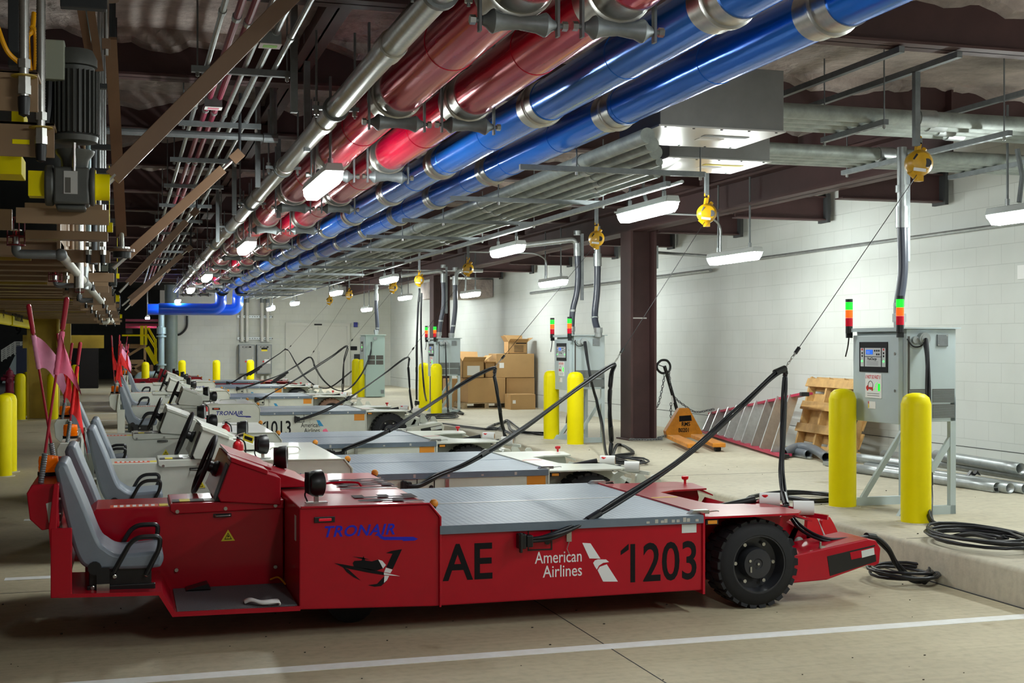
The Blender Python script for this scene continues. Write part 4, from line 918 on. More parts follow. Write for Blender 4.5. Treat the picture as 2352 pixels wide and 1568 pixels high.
gr.build('grille', o, 0)
MB(GALD).box(.40, -.03, .10, .47, 0, .2).build('latch', o, 0)
MB(GALV).cyl((.24, -.05, 1.54), (.24, .02, 1.54), .045, 16).build('cable_gland', o)
# supply conduits coming down into the chargers
def supply(pts, r, label, m=HOSE, top=2.2):
    pts = [V(p) for p in pts]
    o = thing('supply_conduit', label, 'conduit', (0, 0, 0), 'supply conduits of the chargers')
    lo = [p for p in pts if p.z <= top]; hi = [p for p in pts if p.z > top]
    cut = hi[-1]
    MB(m).tube(cr([cut] + lo, 6), r, 14).build('flexible_hose', o)
    MB(GALV).tube(elbow(hi, .2, 6) if len(hi) > 2 else hi, r * .95, 14).build('pipe', o)
    MB(GALV).cyl(cut + V((0, 0, .16)), cut - V((0, 0, .02)), r + .012, 14).build('coupling', o); MB(GALV).cyl(cut + V((0, 0, .28)), cut + V((0, 0, .34)), r + .012, 14).build('coupling', o)
    e = lo[-1]; MB(GALV).cyl(e + V((0, 0, .07)), e - V((0, 0, .0)), r + .016, 8).cyl(e, e - V((0, 0, .06)), r + .004, 12).build('gland', o)
    mid = lo[len(lo) // 2]; MB(GALV).cyl(mid + V((0, 0, .015)), mid - V((0, 0, .015)), r + .006, 12).build('clip', o)
    return o
cz = K + 1.512
supply([(6.28, 9.45, 3.28), (6.28, 9.45, 2.62), (6.29, 9.45, 2.3), (6.28, 9.45, 2.15), (6.25, 9.45, 1.95), (6.22, 9.4, cz + .05)], .042, 'supply conduit into the top of the nearest charger', top=2.45)
strut((6.36, 9.5, 2.32), (6.36, 9.5, 3.24), 'slotted upright strut beside the nearest supply conduit', slots=False)
s2 = [(6.3, 19.5, 3.0), (6.3, 17.6, 2.98), (6.3, 17.5, 2.55), (6.3, 17.45, 2.3), (6.22, 17.4, 2.1), (6.12, 17.35, cz + .05)]
p0 = P(1330, 505, X=6.22); y2 = 17.3
supply([(4.9, y2, 2.95), (6.15, y2, 3.12), (6.17, y2, 2.9), (6.18, y2, 2.62), (6.16, y2, 2.35), (6.1, y2, 2.1), (6.08, y2, cz + .05)], .042, 'left supply conduit into the second charger, curving down from a sloping pipe', top=2.7)
supply([(6.42, 17.15, 3.3), (6.42, 17.15, 2.75), (6.42, 17.15, 2.62), (6.41, 17.15, 2.35), (6.36, 17.1, 2.0), (6.34, 16.9, cz + .03)], .048, 'right supply conduit into the second charger', top=2.68)
strut((6.24, y2, 2.25), (6.24, y2, 3.2), 'slotted upright strut beside the left supply conduit of the second charger', slots=False)
y3 = 25.4
supply([(5.3, y3, 3.0), (6.15, y3, 3.12), (6.17, y3, 2.9), (6.18, y3, 2.62), (6.17, y3, 2.35), (6.12, y3, 2.1), (6.08, y3, cz + .05)], .042, 'left supply conduit into the third charger', top=2.7)
supply([(7.0, y3, 3.14), (6.45, y3, 3.14), (6.42, y3, 2.85), (6.42, y3, 2.62), (6.42, y3, 2.35), (6.38, y3, 2.0), (6.34, y3, cz + .03)], .048, 'right supply conduit into the third charger, bending from the right', top=2.68)
strut((6.24, y3 + .02, 2.25), (6.24, y3 + .02, 3.2), 'slotted upright strut beside the supply conduit of the third charger', slots=False)
supply([(6.3, 33.4, 3.2), (6.3, 33.4, 2.8), (6.3, 33.4, 2.6), (6.32, 33.4, 2.3), (6.33, 33.4, 2.05), (6.30, 33.4, K + 1.7)], .05, 'supply conduit into the floor standing charger', top=2.7)
# ================================================================== BALANCERS
BAL = mat('yellow_cast_body', (.70, .38, .0), .4, n=(9, .2), coat=.2)
def balancer(p, label, to=None, zc=3.6, sc=1.0, yaw=0.):
    o = thing('balancer', label, 'tool balancer', p, 'yellow tool balancers', yaw); o.scale = (.62, .62, .62)
    b = MB(BAL).lathe([(.03, -.125), (.11, -.115), (.15, -.06), (.155, 0), (.15, .06), (.11, .115), (.03, .125)], ax=(.25, 1, 0), n=26)
    b.cyl((-.1, 0, -.08), (0, 0, -.155), .06, 12).box(-.04, -.04, -.21, .04, .04, -.13).cyl((.05, .05, .10), (.12, .06, .18), .03, 10).bar((-.02, 0, .12), (.0, 0, .24), .06, .05)
    b.m(BLKM).cyl((.03, -.12, -.01), (.02, -.135, -.01), .05, 16).m(PAPER).bar((-.14, -.11, -.085), (.0, -.14, -.1), .02, .035).m(BLKM).bar((-.12, -.08, .03), (-.09, -.11, .09), .02, .02)
    b.build('housing', o, 35)
    MB(BAL).tube(cr([(0, 0, .22), (.035, 0, .26), (.02, 0, .31), (-.025, 0, .31), (-.03, 0, .27)], 6), .014, 8).build('hook', o)
    MB(GALD).box(-.03, -.03, .29, .03, .03, (zc - p[2]) / .62).build('hanger', o, 0)
    if to is not None:
        M = Matrix.Scale(1 / .62, 4) @ Matrix.Translation(-V(p)); e = M @ V(to); s = V((-.05, -.05, -.13)); d = (e - s).normalized()
        a = e - d * .30
        MB(BLKM).cyl(s, a, .0045, 6).build('wire_rope', o)
        k = MB(BLKM).cyl(a - d * .02, a + d * .06, .022, 10).m(STEEL).cyl(a + d * .06, a + d * .10, .012, 8)
        u = d.orthogonal().normalized(); w = d.cross(u)
        for i in range(4):
            c = a + d * (.12 + .038 * i); q = u if i % 2 else w
            k.tube([c + d * .024 * math.cos(t * math.pi / 5) + q * .012 * math.sin(t * math.pi / 5) for t in range(10)], .004, 5, closed=True)
        k.tube(cr([a + d * .27, a + d * .29 + u * .02, a + d * .33, a + d * .31 - u * .022, a + d * .28 - u * .015], 5), .008, 6)
        k.build('chain_hook', o)
    return o
# ================================================================== CHARGING CABLES
def bundle(mb, pts, n=3, r=.0105, spread=.014, tw=.35, k=7):
    pts = cr(pts, k); off = [rnd.uniform(0, 6) for _ in range(n)]
    for j in range(n):
        q = []
        for i, p in enumerate(pts):
            a = pts[min(i + 1, len(pts) - 1)] - pts[max(i - 1, 0)]; a.normalize(); u = a.cross(ZD)
            if u.length < .1: u = XD.copy()
            u.normalize(); w = a.cross(u); ph = 2 * math.pi * j / n + i * tw * .25 + off[0]
            q.append(p + (u * math.cos(ph) + w * math.sin(ph)) * spread * (1 + .25 * math.sin(i * .5 + off[j])))
        mb.tube(q, r, 8)
    return mb
def coil(c, rx, ry, n, r=.0105, z=.02, seed=0):
    R_ = random.Random(seed); pts = []
    for i in range(n * 16):
        t = i * 2 * math.pi / 16; s = 1 + .12 * math.sin(t * .37 + seed)
        pts.append(V((c[0] + rx * s * math.cos(t), c[1] + ry * s * math.sin(t), c[2] + z + .012 * (i // 16) + .008 * math.sin(t * 1.7))))
    return pts
def cable(label, path, plug=None, coils=(), n=3, r=.0105, ties=3):
    o = thing('charging_cable', label, 'charging cable', (0, 0, 0), 'black charging cables')
    m = MB(CABLE); bundle(m, path, n, r, r * 1.15); m.build('cable', o, 60)
    for i, q in enumerate(coils):
        mm = MB(CABLE); mm.tube(q, r, 8); mm.build('coil', o, 60)
    pp = cr(path, 7)
    for i in range(ties):
        k = int(len(pp) * (i + .6) / (ties + .3)); d = (pp[k + 1] - pp[k]).normalized()
        MB(BLKM).cyl(pp[k] - d * .05, pp[k] + d * .05, r * 2.2, 10).build('tape_wrap', o)
    if plug is not None:
        X = Matrix.Translation(plug) @ Matrix.Scale(.85, 4)
        MB(BLKM, X).box(-.035, -.05, -.05, .02, .02, .05).box(.02, -.055, -.04, .065, .01, .04).box(-.03, -.06, -.075, -.01, -.03, .06).build('plug', o, 0, bev=.006)
    return o
def tpt(px, py, Y): return P(px, py, Y=Y)
G_ = lambda px, py: P(px, py, Z=K + .03)
# 1: red tug
ap = tpt(1800, 850, 7.9)
cl = coil(P(2075, 1325, Z=.03), .20, .25, 4, seed=2)
ck = coil(P(2250, 1246, Z=K + .02), .26, .42, 5, seed=5)
cable('black charging cable from the red tug in front to the nearest charger',
      [V((2.17, TY - .03, .49)), tpt(1262, 1232, TY - .06), tpt(1330, 1205, TY), tpt(1420, 1150, 7.15), tpt(1570, 1050, 7.4), tpt(1690, 945, 7.65), tpt(1770, 868, 7.85), ap, tpt(1803, 885, 7.9), tpt(1798, 1000, 7.85), tpt(1795, 1090, 7.8), tpt(1808, 1165, 7.6), tpt(1842, 1215, 7.45),
       tpt(1900, 1240, 7.3), tpt(1960, 1239, 7.3), tpt(2005, 1233, 7.4), tpt(2040, 1260, 7.45), tpt(2062, 1300, 7.5), tpt(2100, 1332, 7.5), P(2132, 1325, Z=.05), tpt(2138, 1285, 7.75), tpt(2160, 1243, 7.95), P(2230, 1226, Z=K + .04), P(2300, 1238, Z=K + .03), P(2290, 1218, Z=K + .03), P(2200, 1205, Z=K + .03), P(2140, 1196, Z=K + .04), tpt(2137, 1120, 8.7), tpt(2132, 940, 8.8), tpt(2130, 830, 8.85), V((6.13, 8.90, K + 1.42))],
      V((2.17, TY - .02, .49)), (cl, ck), ties=7)
s1 = cable('black spare cable lying on the walkway behind the rear bollard of the nearest charger', [G_(1945, 1142), G_(1880, 1133), G_(1820, 1131), G_(1755, 1135), G_(1720, 1145), G_(1735, 1152), G_(1800, 1143), G_(1870, 1150), G_(1945, 1144)], None, (), 4, ties=1)
tag(MB(CABLE).tube(cr([V((6.10, 9.74, K + .9)), V((6.02, 9.76, K + .7)), V((5.98, 9.78, K + .4)), V((5.96, 9.78, K + .1)), G_(1950, 1143)], 6), .016, 8).build('charging_cable'), 'black cable dropping behind the nearest charger', 'charging cable', 'black charging cables')
# 2..7: white tugs and the far red one
def tcable(label, plug, up, apex, down, tail, coils=(), n=3, **k):
    return cable(label, [plug + V((.0, -.02, 0)), plug + V((.12, -.05, .01))] + up + [apex] + down + tail, plug, coils, n, **k)
y = 10.0; a2 = tpt(1408, 838, 11.0)
tcable('black charging cable of the first white tug, hung left of the steel column', V((2.17 - .06, y, .49)), [tpt(1010, 1090, 9.92), tpt(1080, 1060, 9.94), tpt(1200, 985, 10.4), tpt(1330, 890, 10.8)], a2,
       [tpt(1405, 860, 11.0), tpt(1400, 930, 11.0), tpt(1404, 1010, 11.1), tpt(1402, 1060, 11.6)], [G_(1420, 1020), G_(1455, 1040), G_(1410, 1048), G_(1440, 1060), G_(1395, 1050), tpt(1380, 960, 16.6), tpt(1355, 860, 16.8), V((6.13, 16.88, K + 1.42))],
       (coil(G_(1435, 1057) - V((0, 0, .03)), .22, .4, 3, seed=4),))
y = 13.2; a3 = tpt(1135, 845, 14.2)
tcable('black charging cable of the second white tug, hung in front of the cardboard boxes', V((2.0, y, .49)), [tpt(800, 1028, 13.1), tpt(900, 985, 13.15), tpt(1010, 915, 13.8), tpt(1095, 862, 14.1)], a3,
       [tpt(1136, 865, 14.2), tpt(1145, 920, 14.2), tpt(1155, 980, 14.4), tpt(1166, 1015, 14.8)], [G_(1180, 1000), G_(1150, 985), G_(1120, 982), G_(1165, 968), G_(1180, 990), G_(1260, 995), G_(1290, 996)])
cable('black cable snaking along the walkway from the second charger', [V((6.0, 17.2, K + .4)), G_(1290, 996), G_(1210, 992), G_(1165, 965), G_(1140, 985), G_(1070, 980), G_(1010, 972), G_(960, 984)], None, (), 2, ties=1)
y = 19.75; a4 = tpt(935, 820, 20.8)
tcable('black charging cable of tug 1013', P(680, 962, Y=y), [tpt(740, 945, 19.65), tpt(800, 915, 19.75), tpt(880, 860, 20.5)], a4, [tpt(938, 845, 20.8), tpt(942, 905, 20.8), tpt(950, 955, 20.9), tpt(962, 985, 21.3)], [G_(985, 962), G_(1010, 954), G_(1040, 948), G_(1065, 950), G_(1040, 940), G_(1030, 948), V((6.12, 24.9, K + .6)), V((6.13, 25.05, K + 1.42))],
       (coil(G_(1005, 957) - V((0, 0, .03)), .35, .5, 4, seed=8),), 2)
y = 25.7; a5 = tpt(797, 795, 26.6)
tcable('black charging cable of the white tug just beyond 1013', P(588, 917, Y=y), [tpt(620, 905, 25.55), tpt(690, 865, 25.7), tpt(760, 820, 26.4)], a5, [tpt(790, 830, 26.6), tpt(788, 870, 26.7), tpt(787, 902, 26.9)], [tpt(787, 908, 27)], (), 2)
y = 32.0; a6 = tpt(712, 820, 33)
tcable('black charging cable of the farthest white tug, looping to the floor standing charger', P(545, 892, Y=y), [tpt(590, 880, 31.85), tpt(640, 862, 32.0), tpt(680, 840, 32.8)], a6, [tpt(725, 845, 33), tpt(745, 875, 33), tpt(772, 895, 33)], [tpt(800, 893, 33), tpt(830, 860, 33), tpt(850, 815, 33), tpt(853, 785, 33.05)], (), 2)
y = 36.5; a7 = tpt(660, 803, 37.2)
tcable('black charging cable of the far red tug', P(522, 879, Y=y), [tpt(560, 862, 36.4), tpt(600, 840, 36.6), tpt(640, 813, 37.1)], a7, [tpt(680, 835, 37), tpt(700, 865, 36.5), tpt(728, 887, 36)], [tpt(760, 888, 35.5), tpt(808, 852, 34.6)], (), 2)
for px, py, Y, t in ((582, 853, 36.7, 'far red tug'), (640, 868, 32.4, 'farthest white tug')):
    p = tpt(px, py, Y); tag(MB(BLKM).bar(p - V((.12, 0, .08)), p + V((.16, 0, .10)), .08, .09).bar(p - V((.2, 0, .12)), p + V((.24, 0, .15)), .05, .05).build('cable_connector', bev=.01), 'black inline connector on the charging cable of the ' + t, 'connector')
# balancers: position, what hangs from them
bp = [P(px, py, X=5.45) for px, py in ((2110, 375), (1623, 490), (1370, 548), (1075, 617), (963, 643), (903, 660), (802, 677), (757, 690))]
bl = ['nearest yellow tool balancer, top right of the picture', 'second yellow tool balancer, right of the bright centre light', 'third yellow tool balancer, beside the left supply conduits', 'fourth yellow tool balancer, in front of the girder near the farther column', 'yellow tool balancer with round white label holding upright cables', 'yellow tool balancer behind the third centre light', 'yellow tool balancer right above the double door', 'farthest yellow tool balancer behind the fourth centre light']
tops = [3.05, 3.6, 3.6, 3.6, 3.6, 3.6, 3.6, 3.6]
aps = [ap, a2, a3, a4, None, a5, a6, a7]
for p, l, z, a in zip(bp, bl, tops, aps): balancer(p, l, a, z)
# upright cables under the fifth balancer
p5 = bp[4]
vc = cable('black charging cables hanging upright from the round labelled balancer', [p5 + V((0, 0, -.16)), p5 + V((.0, 0, -.3)), tpt(960, 720, p5.y), tpt(957, 800, p5.y), tpt(957, 880, p5.y), tpt(957, 918, p5.y)], tpt(956, 925, p5.y), (), 3, ties=2)
MB(CABLE).tube(cr([p5 + V((.05, 0, -.25)), tpt(967, 720, p5.y), tpt(968, 800, p5.y), tpt(975, 900, p5.y), G_(985, 930), G_(1000, 945)], 6), .018, 8).build('cable', vc)
# ================================================================== THINGS ON THE WALKWAY
def cbox(x, y, z, w, d, h, label, flaps=0, extra=None, rz=0.):
    o = thing('cardboard_box', label, 'cardboard box', (x, y, z), 'cardboard boxes on the walkway', rz)
    if flaps:
        b = MB(CARD).box(-w / 2, -d / 2, 0, w / 2, d / 2, .01)
        for q in ((-w / 2, -d / 2, w / 2, -d / 2 + .008), (-w / 2, d / 2 - .008, w / 2, d / 2), (-w / 2, -d / 2, -w / 2 + .008, d / 2), (w / 2 - .008, -d / 2, w / 2, d / 2)): b.box(q[0], q[1], 0, q[2], q[3], h)
        b.m(CARDD).box(-w / 2 + .01, -d / 2 + .01, h * .5, w / 2 - .01, d / 2 - .01, h * .55); b.build('body', o, 0)
        for a, (p, q, u) in enumerate(((V((-w / 2, -d / 2, h)), V((w / 2, -d / 2, h)), V((0, -.6, .3))), (V((-w / 2, -d / 2, h)), V((-w / 2, d / 2, h)), V((-.5, 0, .8))), (V((w / 2, -d / 2, h)), V((w / 2, d / 2, h)), V((.7, 0, .5))), (V((-w / 2, d / 2, h)), V((w / 2, d / 2, h)), V((0, .3, .9))))):
            u = u.normalized() * min(w, d) * .45; n_ = (q - p).cross(u).normalized() * .006
            MB(CARD).add([p, q, q + u * .95, p + u, p + n_, q + n_, q + u * .95 + n_, p + u + n_], [(0, 1, 2, 3), (7, 6, 5, 4), (0, 4, 5, 1), (1, 5, 6, 2), (2, 6, 7, 3), (3, 7, 4, 0)]).build('flap', o, 0)
    else:
        MB(CARD).box(-w / 2, -d / 2, 0, w / 2, d / 2, h).build('body', o, 0, bev=.006)
        MB(mat('packing_tape', (.42, .25, .11), .3)).box(-w / 2 - .001, -.03, h * .8, w / 2 + .001, .03, h + .001).box(-w / 2 + .03, -d / 2 - .001, h * .1, -w / 2 + .035, -d / 2, h * .9).build('tape', o, 0)
    if extra: extra(o, w, d, h)
    return o
def bxp(px0, px1, pyb, pyt, Y, d, label, **k):
    a = P(px0, pyb, Y=Y); b = P(px1, pyt, Y=Y)
    return cbox((a.x + b.x) / 2, Y + d / 2, a.z, abs(b.x - a.x), d, b.z - a.z, label, **k)
def white_label(o, w, d, h): MB(PAPER).box(-w * .28, -d / 2 - .003, h * .15, w * .3, -d / 2, h * .72).build('label', o, 0)
def small_label(o, w, d, h): MB(PAPER).box(-w * .42, -d / 2 - .003, h * .4, -w * .3, -d / 2, h * .62).build('label', o, 0)
def text_lab(o, w, d, h):
    b = MB(DECALK).box(-w * .1, -d / 2 - .003, h * .84, w * .45, -d / 2, h * .93)
    for k in range(5): b.box(-w * .2, -d / 2 - .003, h * (.15 + .12 * k), w * .3, -d / 2, h * (.19 + .12 * k))
    b.build('printing', o, 0)
YB = 26.6
pal = thing('wooden_pallet', 'low wooden pallet under the stacked cardboard boxes', 'pallet', (P(1118, 930, Y=YB).x, YB + .45, K))
wp = 1.05
for k in range(5): MB(WOODG).box(-wp / 2, -.45 + .2 * k, .11, wp / 2, -.33 + .2 * k, .128).build('deck_board', pal, 0)
for k in range(3): MB(WOODG).box(-wp / 2 + k * (wp - .09) / 2, -.45, .02, -wp / 2 + .09 + k * (wp - .09) / 2, .47, .11).build('stringer', pal, 0)
for k in range(2): MB(WOODG).box(-wp / 2, -.45 + .8 * k, 0, wp / 2, -.33 + .8 * k, .02).build('bottom_board', pal, 0)
zb = K + .13
def bx2(px0, px1, z0, pyt, Y, d, label, **k):
    a = P(px0, 900, Y=Y); b = P(px1, pyt, Y=Y); return cbox((a.x + b.x) / 2, Y + d / 2, z0, b.x - a.x, d, b.z - z0, label, **k), b.z
b1, z1 = bx2(1075, 1161, zb, 867, YB, .7, 'wide cardboard box on the pallet, bottom left of the stack')
b2, z2 = bx2(1163, 1228, K, 867, YB + .05, .65, 'tall cardboard box standing right of the pallet, under the big sealed box')
bx2(1173, 1230, K, 905, YB - .55, .45, 'small cardboard box on the floor in front of the stack', extra=small_label)
b4, z4 = bx2(1140, 1227, max(z1, z2) + .002, 812, YB + .02, .62, 'big sealed cardboard box at the top right of the stack', extra=small_label)
bx2(1062, 1112, z1 + .002, 829, YB, .5, 'open cardboard box with a big white label on the left of the stack', flaps=1, extra=white_label)
bx2(1114, 1137, z1 + .002, 834, YB + .1, .45, 'narrow cardboard box with scraps between the labelled box and the big one', flaps=1)
bx2(1168, 1211, z4 + .002, 785, YB + .1, .35, 'small open cardboard box with flaps up on the very top of the stack', flaps=1, extra=text_lab)
a = P(1062, 935, Y=YB + .3); cbox(a.x + .02, YB + 1.15, K, .35, .6, .62, 'cardboard box half hidden at the back left of the pallet')
# --- pallet jack
pj = thing('pallet_jack', 'orange pallet jack stencilled RMS B0201 with a chained handle', 'pallet jack', (0, 0, 0))
f = P(1571, 1000, Z=K + .03); Yp = f.y
def pp(px, py, Y=Yp): return P(px, py, Y=Y)
tr = [pp(1529, 990), pp(1561, 937), pp(1583, 937), pp(1614, 994), pp(1608, 1006), pp(1533, 1006)]
MB(ORNG).prism([(p.x, p.z) for p in tr], 'y', Yp, Yp + .10).build('body', pj, 0, bev=.008)
L = MB(DECALK); q = pp(1560, 966); q2 = pp(1590, 954)
L.prism([(p.x, p.z) for p in (pp(1560, 955), pp(1587, 953), pp(1589, 966), pp(1560, 968))], 'y', Yp - .003, Yp + .001)
t1_ = pp(1565, 978); L.text('RMS', .085, (t1_.x, Yp - .003, t1_.z), XD, ZD, .001, .02, sx=.9)
t2_ = pp(1558, 992); L.text('B0201', .085, (t2_.x, Yp - .003, t2_.z), XD, ZD, .001, .02, sx=.82)
L.build('stencil', pj, 0)
for (s, e) in (((1546, 1003), (1594, 1024)), ((1600, 1001), (1652, 1022))):
    a = P(*s, Z=K + .09); b = P(*e, Z=K + .09)
    MB(ORNG).bar(a, b, .17, .055).m(TYRE).cyl(b - (b - a).normalized() * .12 + V((-.04, 0, -.055)), b - (b - a).normalized() * .12 + V((.04, 0, -.055)), .035, 12).build('fork', pj, 0, bev=.01)
ha, hb = pp(1556, 945, Yp + .2), pp(1526, 840, Yp + .2)
MB(BLKM).cyl(pp(1560, 960, Yp + .15), ha, .045, 10).cyl(ha, hb, .026, 12).m(PAPER).bar(pp(1546, 925, Yp + .19), pp(1543, 908, Yp + .19), .02, .02).build('handle', pj)
lp = [(1513, 832), (1520, 827), (1532, 828), (1539, 838), (1538, 850), (1530, 856), (1519, 856), (1510, 848), (1509, 838)]
MB(BLKM).tube([p for p in cr([pp(a, b, Yp + .2) for a, b in lp + lp[:1]], 4)][:-1], .018, 8, closed=True).bar(pp(1513, 838, Yp + .2), pp(1524, 842, Yp + .2), .02, .012).build('grip', pj)
MB(TYRE).cyl(pp(1545, 1005, Yp + .25) , pp(1560, 1005, Yp + .25), .08, 16).build('steer_wheel', pj)
def chain(pts, label, lk=.055):
    pts = cr(pts, 10); L_ = [0]
    for i in range(1, len(pts)): L_.append(L_[-1] + (pts[i] - pts[i - 1]).length)
    n = int(L_[-1] / (lk * .78)); mb = MB(GALD); j = 0
    for k in range(n):
        s = (k + .5) * L_[-1] / n
        while j < len(L_) - 2 and L_[j + 1] < s: j += 1
        d = (pts[j + 1] - pts[j]).normalized(); c = pts[j] + d * (s - L_[j]); u = d.orthogonal().normalized(); w = d.cross(u); q = u if k % 2 else w
        mb.tube([c + d * lk * .5 * math.cos(t * math.pi / 4) + q * lk * .28 * math.sin(t * math.pi / 4) for t in range(8)], .006, 5, closed=True)
    return tag(mb.build('chain', sm=60), label, 'chain')
cp_ = V((7.34, 17.4, .9))
chain([pp(1527, 858, Yp + .18), pp(1518, 905, Yp + .1), pp(1508, 935, Yp + .05), cp_ + V((0, .0, -.05))], 'steel chain from the pallet jack handle to the steel column')
chain([pp(1536, 852, Yp + .18), pp(1545, 905, Yp + .2), pp(1575, 933, Yp + .3), pp(1600, 946, Yp + .3), pp(1640, 939, Yp + .35)], 'steel chain from the pallet jack handle to the stepladder')
chain([pp(1541, 925, Yp + .3), pp(1541, 955, Yp + .3), pp(1543, 985, Yp + .3)], 'steel chain hanging behind the orange pallet jack')
chain([V((6.85, 17.0, K + .03)), V((7.1, 17.0, K + .02)), V((7.36, 17.05, K + .02)), pp(1512, 1005, Yp), pp(1530, 1000, Yp + .02)], 'steel chain lying round the foot of the steel column')
# --- stepladder on its side
LADR = mat('red_fibreglass_rail', (.45, .02, .07), .4); ALU = mat('ladder_aluminium', (.62, .63, .62), .35, .75, n=(14, .2))
ld = thing('stepladder', 'red and silver stepladder lying on its side against the wall', 'stepladder', (0, 0, 0))
bl_, br_ = P(1615, 990, Z=K + .06), P(1800, 1047, Z=K + .04)
d_ = (br_ - bl_)
tl_ = bl_ + V((.18, .1, .33)); trr = br_ + V((.35, .15, .95))
tl_.z = P(1604, 950, Y=tl_.y).z; trr.z = P(1808, 905, Y=trr.y).z
MB(LADR).bar(tl_, trr, .09, .03).build('upper_rail', ld, 0); MB(LADR).bar(bl_, br_, .09, .03).build('lower_rail', ld, 0)
MB(LADR).bar(tl_ + V((.16, .12, .0)), trr + V((.16, .12, -.0)), .07, .03).bar(bl_ + V((.14, .12, 0)), br_ + V((.14, .12, 0)), .07, .03).build('rear_rail', ld, 0)
for k in range(9):
    t = (k + .4) / 9.2; a = bl_.lerp(br_, t); b = tl_.lerp(trr, t)
    st = MB(ALU).bar(a, b, .13 + .03 * (k % 2), .02, up=(0, 1, .1)); st.bar(a + V((.05, .1, .02)), b + V((.05, .1, -.02)), .03, .02, up=(0, 1, 0)); st.build('step', ld, 0)
MB(BLKM).bar(trr - d_.normalized() * -.0, trr + d_.normalized() * .08, .1, .05).bar(br_, br_ + d_.normalized() * .07, .1, .05).build('rubber_foot', ld, 0, bev=.006)
# --- leaning wooden pallet
wl_ = thing('wooden_pallet', 'pale new wooden pallet leaning upright against the wall', 'pallet', (0, 0, 0))
A = P(1822, 1040, Z=K + .02); A = V((8.08, A.y - .2, K + .02)); 
tpt_ = P(1862, 868, X=8.5)
ux = V((0, -1, 0)).lerp(V((.3, -1, 0)), 0.).normalized()
px_l = P(1825, 1030, X=8.1); px_r = P(1958, 1045, X=8.02)
A = V((8.1, px_l.y, K)); wv = V((px_r.x - 8.1, px_r.y - px_l.y, 0)); hv = V((8.5 - 8.1, P(1866, 868, X=8.5).y - px_l.y, P(1866, 868, X=8.5).z - K))
nv_ = wv.cross(hv).normalized()
if nv_.x > 0: nv_ = -nv_
for k, t in enumerate((.02, .33, .62, .92)):
    MB(WOOD if k else WOODG).bar(A + hv * t + nv_ * .06, A + hv * t + wv + nv_ * .06, .018, .11 if k else .14, up=hv).build('deck_board', wl_, 0)
for s in (.04, .36, .62, .96):
    MB(WOOD).bar(A + wv * s, A + wv * s + hv, .04, .1, up=nv_).build('stringer', wl_, 0)
for k in range(5):
    MB(WOOD).bar(A + hv * (.06 + .22 * k) - nv_ * .055, A + hv * (.06 + .22 * k) + wv - nv_ * .055, .016, .19, up=hv).build('back_board', wl_, 0)
# --- hoses and steel pipes on the floor
def fpipe(pts, r, m, label, name, cat, hollow=True, group=None):
    mb = MB(m).tube(cr(pts, 6), r, 16, caps=not hollow)
    o = mb.build(name)
    if hollow: k = o.modifiers.new('wall', 'SOLIDIFY'); k.thickness = .005; k.offset = -1
    return tag(o, label, cat, group)
fpipe([P(1800, 1040, Z=K + .06), P(1835, 1026, Z=K + .12), P(1870, 1032, Z=K + .12), P(1898, 1050, Z=K + .07)], .055, PVC, 'bent grey plastic conduit elbow in front of the leaning pallet', 'conduit_elbow', 'conduit')
fpipe([P(1795, 1036, Z=K + .06), P(1830, 1038, Z=K + .06), P(1857, 1043, Z=K + .06)], .05, PVC, 'short grey plastic conduit piece behind the bent elbow', 'conduit_piece', 'conduit')
fpipe([P(1806, 1043, Z=K + .02), P(1864, 1052, Z=K + .02)], .014, GALV, 'short thin steel rod lying before the plastic conduits', 'steel_rod', 'rod', False)
gp = 'galvanised pipes on the floor by the wall'
for (a, b, r, z, t) in (((1965, 1075), (2291, 1119), .05, .05, 'galvanised pipe with the leftmost open end'), ((1990, 1072), (2320, 1121), .05, .05, 'galvanised pipe with the second open end'), ((2010, 1068), (2356, 1122), .05, .05, 'galvanised pipe with its open end at the right edge'),
                        ((2150, 1045), (2345, 1076), .055, .22, 'upper galvanised pipe with open end against the wall'), ((2030, 1043), (2420, 1104), .05, .13, 'galvanised pipe in the middle of the pile running out of the picture'), ((1966, 1050), (2120, 1071), .05, .13, 'short galvanised pipe left behind the front bollard')):
    fpipe([P(*a, Z=K + z), P(*b, Z=K + z)], r, GALV, t, 'steel_pipe', 'steel pipe', True, gp)
sa, sb = P(1895, 1063, Z=K + .03), P(2287, 1124, Z=K + .03)
tag(MB(GALV).bar(sa, sb, .06, .045).m(BLKM).bar(sb, sb + (sb - sa).normalized() * .004, .045, .03).build('steel_channel', sm=0), 'flat galvanised strut channel lying in front of the steel pipes', 'steel channel')
p = P(2236, 1092, Z=K + .12); tag(MB(BLKM).prism([(-.07, 0), (-.03, .05), (0, .0), (.03, .05), (.07, 0), (.03, .02), (-.03, .02)], 'y', -.02, .02).build('steel_clip', sm=0), 'black folded steel clip lying on the galvanised pipes', 'clip').location = p
# grey conduit box on the column, spots of litter on the floor
p = P(1511, 585, Y=17.4); tag(MB(GREY).box(7.33, 17.25, 2.72, 7.40, 17.42, 3.05).m(LCD).box(7.345, 17.247, 2.83, 7.36, 17.25, 2.87).build('control_box', sm=0), 'slim grey box with a blue spot on the side of the steel column', 'box')
p = P(2348, 627, X=WX); tag(MB(PAPER).box(WX - .02, p.y - .3, p.z - .06, WX, p.y + .05, p.z + .08).build('wall_sign', sm=0), 'white plate on the long wall at the right edge', 'plate')
for i, (px, py, c) in enumerate(((2160, 990, 0), (2200, 1000, 0))): pass
lt = MB(mat('debris', (.05, .04, .03), .9))
for i in range(120):
    x, y_ = rnd.uniform(-1, 5.1), rnd.uniform(5.2, 9); z_ = 0
    if i % 4 == 0: x, y_, z_ = rnd.uniform(5.4, 8), rnd.uniform(7.5, 16), K
    s = rnd.uniform(.002, .006); lt.box(x, y_, z_, x + s * 2, y_ + s, z_ + s)
